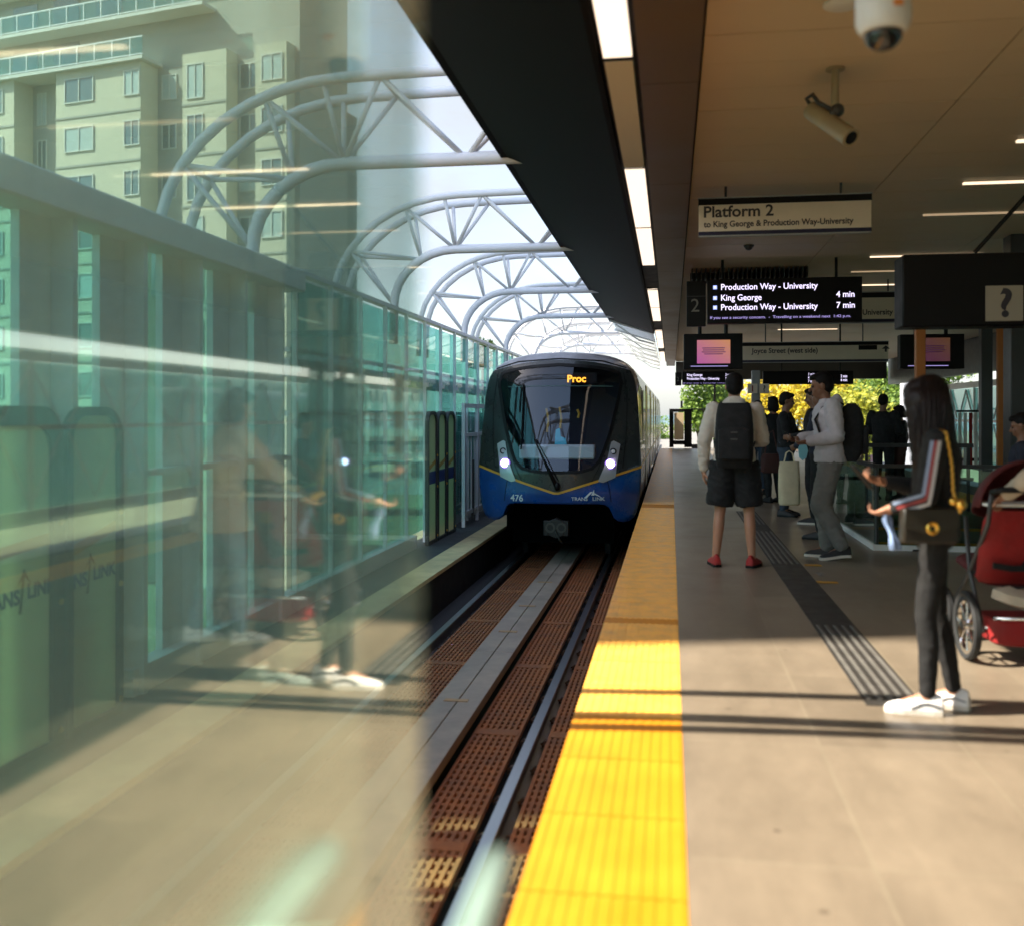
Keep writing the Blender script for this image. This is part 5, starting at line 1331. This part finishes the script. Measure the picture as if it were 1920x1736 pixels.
# ---- young man in grey
t, J, s = person('young man in light grey hoodie and grey sweatpants stepping left with a black backpack', spot(1557, 10.0), R(86), 1.84,
    dict(pel=(0, 0, .955), hiL=(-.09, 0, .92), hiR=(.09, 0, .92), knL=(-.10, .10, .50), anL=(-.10, -.10, .115), toL=(-.11, .05, .03), knR=(.10, .06, .49), anR=(.10, .02, .085), toR=(.12, .18, .03),
         elL=(-.23, -.04, 1.15), wrL=(-.17, .20, 1.10), elR=(.23, .0, 1.16), wrR=(.10, .27, 1.12), nec=(0, .03, 1.47), hea=(0, .085, 1.62), che=(0, .015, 1.30)), M['cloth_lgrey'], M['cloth_grey'], M['shoe_black'], M['sole_white'], M['skin2'],
    hood=True, leg=.038, sleeve=.028, top_ex=.034, look=(0, -14), hem=.9, curl=.9, palmL=(.4, 0, .9), palmR=(-.5, 0, .9))
clean(t); backpack(t, J, s, 'black backpack hanging from the shoulders of the hooded young man', M['cloth_black'], size=(.15, .11, .27), drop=.06)
gp, gJ, gs = t, J, s
pw = W_(t, J['wrR'] + Vector((-.05, .10, .03)))
ph = thing('phone', 'dark phone held in front of the hooded young man', 'phone', pw, R(86)); g = MB(); g.box(-.036, .036, -.07, .07, -.004, .004); ph.rotation_euler = (R(35), 0, R(86)); g.build('case', M['black'], ph, local=True, bevel=.003)
g = MB(); g.box(-.032, .032, -.064, .064, .0042, .005); g.build('screen', M['winglass'], ph, local=True)
# ---- people behind them
DK = dict(top=M['cloth_black'], bottom=M['cloth_black'])
t, J, s = person('person in black with white soled black shoes, mostly hidden behind the hooded young man', spot(1526, 13.2), R(70), 1.76, dict(wrL=(-.16, .26, 1.12), elL=(-.24, .02, 1.14), wrR=(.16, .26, 1.12), elR=(.24, .02, 1.14)), M['cloth_black'], M['cloth_black'], M['shoe_black'], M['sole_white'], M['skin2'], vox=.013, look=(0, -15), curl=.9); clean(t)
t, J, s = person('person in dark jacket holding the pale tote bag close beside the hooded young man', spot(1540, 11.6), R(62), 1.74, dict(elL=(-.2, .06, 1.15), wrL=(-.08, .27, 1.06)), M['cloth_navy'], M['cloth_black'], M['shoe_black'], None, M['skin2'], vox=.013, curl=1.2); clean(t); toteW = W_(t, J['wrL'])
t, J, s = person('dark clothed person facing right with raised hands, dark against the bright yellow tree', spot(1474, 14.2), R(-105), 1.72, dict(elR=(.22, .05, 1.15), wrR=(.06, .22, 1.08), elL=(-.22, .10, 1.14), wrL=(-.10, .28, 1.2)), M['cloth_black'], M['jean'], M['shoe_black'], None, M['skin2'], vox=.013, curl=1.0, look=(10, -12)); clean(t)
w_ = toteW + Vector((-.075, .01, -.06))
tb = thing('tote_bag', 'pale canvas tote bag hanging from a hand left of the hooded young man', 'bag', w_, R(8))
g = MB(); rr0 = []
for z, a, b in ((-.62, .105, .05), (-.60, .12, .065), (-.40, .125, .06), (-.22, .12, .045), (-.12, .112, .02)):
    rr0.append([(a * math.copysign(abs(math.cos(q)) ** .6, math.cos(q)) + .004 * math.sin(z * 31), b * math.copysign(abs(math.sin(q)) ** .6, math.sin(q)), z) for q in [2 * math.pi * i / 20 for i in range(20)]])
g.loft(rr0); g.build('sack', M['tote'], tb, local=True, smooth='auto')
for y in (-.012, .012):
    g = MB(); g.tube([(-.06, y, -.125), (-.035, y, -.02), (0, y, .005), (.035, y, -.02), (.06, y, -.125)], .006, 6); g.build('handle', M['tote'], tb, local=True)
mk = thing('face_mask', 'pale blue paper mask dangling above the tote bag', 'mask', P(1507, 842, 11.3), R(10))
g = MB(); pts = [(-.045, .05), (-.06, 0), (-.05, -.09), (-.01, -.13), (.03, -.10), (.05, -.02), (.03, .06), (-.005, .10)]
g.loft([[(x, .012 - .2 * x * x, z) for x, z in pts], [(x * .98, .002 - .2 * x * x, z * .98) for x, z in pts]]); g.build('sheet', M['mask'], mk, local=True, smooth='auto')
g = MB(); g.tube([(-.005, .006, .10), (-.03, .006, .16), (.0, .006, .18), (.03, .006, .06)], .003, 5); g.build('loop', M['sole_white'], mk, local=True)
t, J, s = person('person in long dark coat carrying a red brown bag, right of the man in shorts', spot(1449, 16.4), R(30), 1.70, dict(elL=(-.24, .02, 1.14), wrL=(-.2, .2, 1.02)), M['cloth_black'], M['cloth_black'], M['shoe_black'], None, M['skin2'], style='bob', vox=.014, skirt=.35); clean(t)
bg = thing('hand_bag', 'red brown bag hanging at the side of the person in the long dark coat', 'bag', P(1447, 866, 15.9), R(10))
g = MB(); g.loft([[(.17 * k * math.copysign(abs(math.cos(q)) ** .5, math.cos(q)), .07 * k * math.copysign(abs(math.sin(q)) ** .6, math.sin(q)), z) for q in [2 * math.pi * i / 20 for i in range(20)]] for z, k in ((-.17, .85), (-.15, 1), (.08, .95), (.13, .8))]); g.build('sack', M['cloth_brown'], bg, local=True, smooth='auto')
g = MB(); g.tube([(-.11, 0, .12), (-.07, 0, .42), (.02, 0, .50), (.10, 0, .12)], .012, 6); g.build('strap', M['cloth_brown'], bg, local=True)
t, J, s = person('person in cream jacket standing far behind the man in shorts', spot(1421, 18.2), R(160), 1.66, dict(elR=(.24, .06, 1.16), wrR=(.15, .26, 1.2)), M['cloth_white'], M['jean'], M['shoe_black'], None, M['skin'], style='bob', vox=.014, top_ex=.03, sleeve=.024); clean(t)
t, J, s = person('taller of the two silhouetted people against the yellow trees', spot(1656, 16.9), R(-30), 1.74, dict(wrL=(-.12, .24, 1.1), wrR=(.12, .24, 1.1), elL=(-.26, .02, 1.15), elR=(.26, .02, 1.15)), M['cloth_black'], M['cloth_black'], M['shoe_black'], None, M['skin2'], look=(0, -22), vox=.014, top_ex=.03, sleeve=.026); clean(t)
t, J, s = person('shorter of the two silhouetted people against the yellow trees', spot(1687, 17.0), R(60), 1.56, dict(wrL=(-.12, .24, 1.1), elL=(-.24, .02, 1.15)), M['cloth_black'], M['cloth_brown'], M['shoe_black'], None, M['skin2'], style='bob', look=(0, -18), vox=.014); clean(t)

# ---- woman in the foreground
t, J, s = person('long haired woman in black leggings and white sneakers looking at her phone', spot(1752, 4.86), R(78), 1.60,
    dict(pel=(0, 0, .97), hiL=(-.088, 0, .93), knL=(-.075, .045, .50), anL=(-.075, .035, .085), toL=(-.085, .195, .03), hiR=(.088, 0, .93), knR=(.075, -.01, .50), anR=(.075, -.10, .088), toR=(.10, .06, .03),
         che=(0, -.015, 1.30), nec=(0, -.01, 1.475), hea=(0, .04, 1.625), shL=(-.18, .0, 1.42), elL=(-.225, .045, 1.13), wrL=(-.17, .20, 1.07), shR=(.18, .0, 1.42), elR=(.22, .06, 1.15), wrR=(.09, .25, 1.19)),
    M['cloth_black'], M['cloth_char'], M['shoe_white'], M['sole_white'], M['skin'], M['hairb'], 'long', leg=.008, sleeve=.012, top_ex=.010, slim=.86, look=(-28, -22), hem=.86, curl=.85, vox=.007, palmL=(.2, 0, 1), palmR=(-.3, -.2, 1), cuff=.90)
clean(t); wom = t; WJ, WS = J, s
def strip_on(t, pts, wd, th, m, name, nrm):
    g = MB(); rings = []; nrm = Vector(nrm).normalized()
    for i, p in enumerate(pts):
        p = Vector(p); tt = (Vector(pts[min(i + 1, len(pts) - 1)]) - Vector(pts[max(i - 1, 0)])).normalized(); a = tt.cross(nrm).normalized() * wd / 2; b = nrm * th / 2
        rings.append([p + a + b, p + a - b, p - a - b, p - a + b])
    g.loft(rings); return g.build(name, m, t, local=True, smooth='auto')
# three striped tape down her left sleeve
def sleeve_pt(u, o):
    if u < .55: c = J['shL'].lerp(J['elL'], u / .55); r = (.064 - .01 * u / .55) * s
    else: c = J['elL'].lerp(J['wrL'], (u - .55) / .45 * .9); r = (.054 - .014 * (u - .55) / .45) * s
    return c + Vector((-1, 0, 0)) * (r + .005) + Vector((0, 1, 0)) * o + Vector((0, 0, o * (1.2 if u > .55 else 0)))
for k, m in ((-.016, mat('grey white tape', (.34, .32, .31), .6)), (0, mat('red tape', (.22, .03, .03), .6)), (.016, mat('pale blue tape', (.20, .25, .36), .6))):
    strip_on(t, [sleeve_pt(i / 14, k) for i in range(15)], .0155, .006, m, 'sleeve_tape', (-1, 0, .0))
pw = W_(t, J['wrR'] + Vector((-.03, .10, .02))); ph = thing('phone', 'phone held by the long haired woman', 'phone', pw); ph.rotation_euler = (R(50), 0, R(97))
g = MB(); g.box(-.038, .038, -.075, .075, -.004, .004); g.build('case', M['black'], ph, local=True, bevel=.003); g = MB(); g.box(-.034, .034, -.07, .07, .0042, .005); g.build('screen', M['winglass'], ph, local=True)
# her bag on a gold chain, and a white and blue cloth
hp = W_(t, J['hiL'] + Vector((-.105, .03, .06)))
bag = thing('shoulder_bag', 'dark brown flap bag with gold clasp on the hip of the long haired woman', 'bag', hp, R(97 + 90))
g = MB(); g.prism([(-.13, -.085), (.13, -.085), (.125, .075), (-.125, .075)], -.035, .035); g.build('case', mat('dark brown leather', (.014, .010, .006), .45, var=.15), bag, local=True, bevel=.012)
g = MB(); g.prism([(-.126, -.01), (0, -.045), (.126, -.01), (.122, .078), (-.122, .078)], .0355, .044); g.build('flap', mat('olive leather flap', (.018, .014, .008), .45, var=.15), bag, local=True, bevel=.004)
g = MB(); g.lathe([(.012, .0445), (.028, .0445), (.030, .052), (.024, .056), (.012, .052), (.012, .0445)], (0, 0, -.012), 18, 'y'); g.build('clasp', M['gold'], bag, local=True, smooth='auto')
ch = [W_(t, v) for v in (J['hiL'] + Vector((-.135, -.10, .13)), J['wai'] + Vector((-.18, -.075, .06)), J['che'] + Vector((-.19, -.055, .0)), J['shL'] + Vector((-.035, -.045, .035)), J['nec'] + Vector((-.09, .0, .0)))]
inv = bag.matrix_basis.inverted(); g = MB(); 
chl = [inv @ v for v in ch]
fine = []
for a, b in zip(chl[:-1], chl[1:]): fine += [a.lerp(b, i / 8) for i in range(8)]
for i, p in enumerate(fine[:-1]):
    d = (fine[i + 1] - p).normalized(); o = d.orthogonal().normalized() * (.005 if i % 2 else -.005); g.tube([p - d * .009 + o, p + d * .009 - o], .0072, 6)
g.build('chain', M['gold'], bag, local=True, smooth=True)
g = MB(); e = chl[0]; g.ball(e + Vector((0, .012, .03)), .026); g.ball(e + Vector((.035, .012, .045)), .019); g.build('chain_buckle', M['gold'], bag, local=True, smooth=True)
hp = W_(t, J['wrL'] + Vector((.0, .05, -.11)))
cl = thing('hand_cloth', 'pale blue and white cloth hanging from the hand of the long haired woman', 'cloth', hp, R(97))
g = MB(); rr0 = []
for i in range(8):
    z = .08 - i * .024; w2 = .016 + .007 * math.sin(i * 1.3) + .001 * i; x0 = .012 * math.sin(i * .9) 
    rr0.append([(x0 + .014 * math.cos(q) * (1 + .4 * math.sin(3 * q)), -.02 + i * -.006 + w2 * math.sin(q), z) for q in [2 * math.pi * k / 18 for k in range(18)]])
g.loft(rr0); g.build('sheet', mat('pale blue cloth', (.20, .28, .46), .8, var=.4, vscale=9), cl, local=True, smooth='auto')

# ---- stroller
so = Vector((2.05, 6.45, 0)); SR = R(2)
st = thing('stroller', 'red and black hooded stroller with spoked wheels beside the long haired woman', 'stroller', so, SR)
g = MB()
for q in (-.27, .27):
    g.tube([(q, -.36, .98), (q, -.30, .80), (q, .05, .45), (q, .42, .16)], .014, 8); g.tube([(q, -.22, .16), (q, .02, .48), (q, .10, .80)], .014, 8)
g.tube([(-.27, .02, .47), (.27, .02, .47)], .012, 8); g.tube([(-.27, -.20, .18), (.27, -.20, .18)], .012, 8); g.tube([(-.27, .42, .16), (.27, .42, .16)], .012, 8)
g.build('frame', M['dgrey'], st, local=True, smooth=True)
g = MB(); g.tube([(-.27, -.36, .98), (-.24, -.43, 1.0), (.24, -.43, 1.0), (.27, -.36, .98)], .017, 8); g.build('push_handle', M['black'], st, local=True, smooth=True)
g = MB(); g.loft([[(.27 * k * math.copysign(abs(math.cos(q)) ** .5, math.cos(q)), y + .05 * math.sin(q), z) for q in [2 * math.pi * i / 20 for i in range(20)]] for y, z, k in ((-.02, .42, .86), (-.07, .46, .98), (-.15, .62, 1.02), (-.21, .80, 1.0), (-.24, .87, .92))]); g.build('seat_back', M['red'], st, local=True, smooth='auto')
g = MB(); g.loft([[(.25 * math.copysign(abs(math.cos(q)) ** .5, math.cos(q)), y, z + .05 * math.sin(q)) for q in [2 * math.pi * i / 20 for i in range(20)]] for y, z in ((-.05, .45), (.1, .47), (.36, .50))]); g.build('seat', M['dred'], st, local=True, smooth='auto')
for x0, x1 in ((-.03, .10),):
    pts = [(.06, -.262, .86), (.075, -.238, .74), (.05, -.195, .62), (.0, -.155, .50)]
    strip_on(st, pts, .11, .02, M['cloth_black'], 'strap', (0, -1, .2))
    strip_on(st, [(-.21, -.20, .545), (-.10, -.185, .525), (.02, -.175, .53)], .035, .02, M['cloth_black'], 'strap', (0, -1, .2))
g = MB(); rr0 = []
for i in range(9):
    a = R(-8 + i * 15); rr0.append([(.29 * math.cos(b) , -.20 + .30 * math.sin(a) * (math.sin(b) * .9 + .1) + .07 * i / 8, .88 + .28 * math.cos(a) * math.sin(b) * 1.0) for b in [math.pi * k / 14 for k in range(15)]])
vs_n = len(rr0[0]); g.loft(rr0, caps=False, closed=False)
hd = g.build('hood', M['dred'], st, local=True, smooth=True); so_ = hd.modifiers.new('thick', 'SOLIDIFY'); so_.thickness = .012
g = MB(); g.box(-.27, .27, -.30, -.05, .895, .91); g.build('tray', M['lgrey'], st, local=True)
g = MB(); g.loft([[(.24 * k * math.copysign(abs(math.cos(q)) ** .4, math.cos(q)), -.16 + .16 * k * math.copysign(abs(math.sin(q)) ** .4, math.sin(q)), z) for q in [2 * math.pi * i / 24 for i in range(24)]] for z, k in ((.10, .9), (.115, 1.0), (.24, 1.03), (.25, 1.0))]); g.build('basket', M['red'], st, local=True, smooth='auto')
g = MB(); g.tube([(-.25, -.325, .262), (.25, -.325, .262)], .010, 8); g.build('basket_rim', M['chrome'], st, local=True, smooth=True)
g = MB(); g.loft([[(-.02 + .20 * k * math.cos(q), -.20 + .10 * k * math.sin(q), z + .02 * math.cos(q * 2)) for q in [2 * math.pi * i / 20 for i in range(20)]] for z, k in ((.32, .7), (.34, 1.0), (.39, .95), (.41, .5))]); g.build('rolled_blanket', M['cloth_cream'], st, local=True, smooth='auto')
for x, y, r in ((-.36, -.22, .20), (.36, -.22, .20), (-.30, .42, .16), (.30, .42, .16)):
    c = Vector((x, y, r)); wh = MB(); wh.lathe([(r - .035, -.016), (r - .012, -.024), (r, -.012), (r, .012), (r - .012, .024), (r - .035, .016), (r - .035, -.016)], c, 36, 'x'); wo = wh.build('wheel', M['tyre'], st, local=True, smooth='auto')
    g = MB(); g.lathe([(r - .060, -.012), (r - .036, -.014), (r - .036, .014), (r - .060, .012), (r - .060, -.012)], c, 36, 'x'); g.lathe([(.001, -.03), (.03, -.03), (.03, .03), (.001, .03)], c, 16, 'x')
    for k in range(8):
        a = 2 * math.pi * k / 8; g.tube([c, c + Vector((0, math.cos(a), math.sin(a))) * (r - .05)], .006, 6)
    g.build('rim', M['chrome'], wo, local=True, smooth='auto')

# ---- the person pushing it, and a child beside
t, J, s = person('person in long cream cardigan and pale jeans reaching for the stroller handle', (2.30, 5.95, 0), R(48), 1.60,
    dict(che=(0, .05, 1.29), nec=(0, .08, 1.46), hea=(0, .13, 1.60), shL=(-.18, .08, 1.41), elL=(-.22, .27, 1.19), wrL=(-.19, .45, 1.06), shR=(.18, .08, 1.41), elR=(.22, .22, 1.18), wrR=(.16, .40, 1.06), anL=(-.10, .10, .085), toL=(-.11, .26, .03), knL=(-.10, .09, .5), anR=(.10, -.16, .10), toR=(.11, 0, .03), knR=(.10, -.02, .50)),
    M['cloth_cream'], M['denim'], M['shoe_white'], M['sole_white'], M['skin'], M['hair'], 'bob', top_ex=.04, sleeve=.022, leg=.02, curl=1.1, hem=.85, skirt=.18, vox=.010, look=(0, -18), palmL=(0, .3, -1), palmR=(0, .3, -1)); clean(t)
t, J, s = person('dark haired child in dark clothes behind the stroller hood at the right edge', spot(1917, 8.3), R(70), 1.42, None, M['cloth_navy'], M['jean'], M['shoe_black'], None, M['skin2'], look=(0, -20), vox=.011); clean(t)
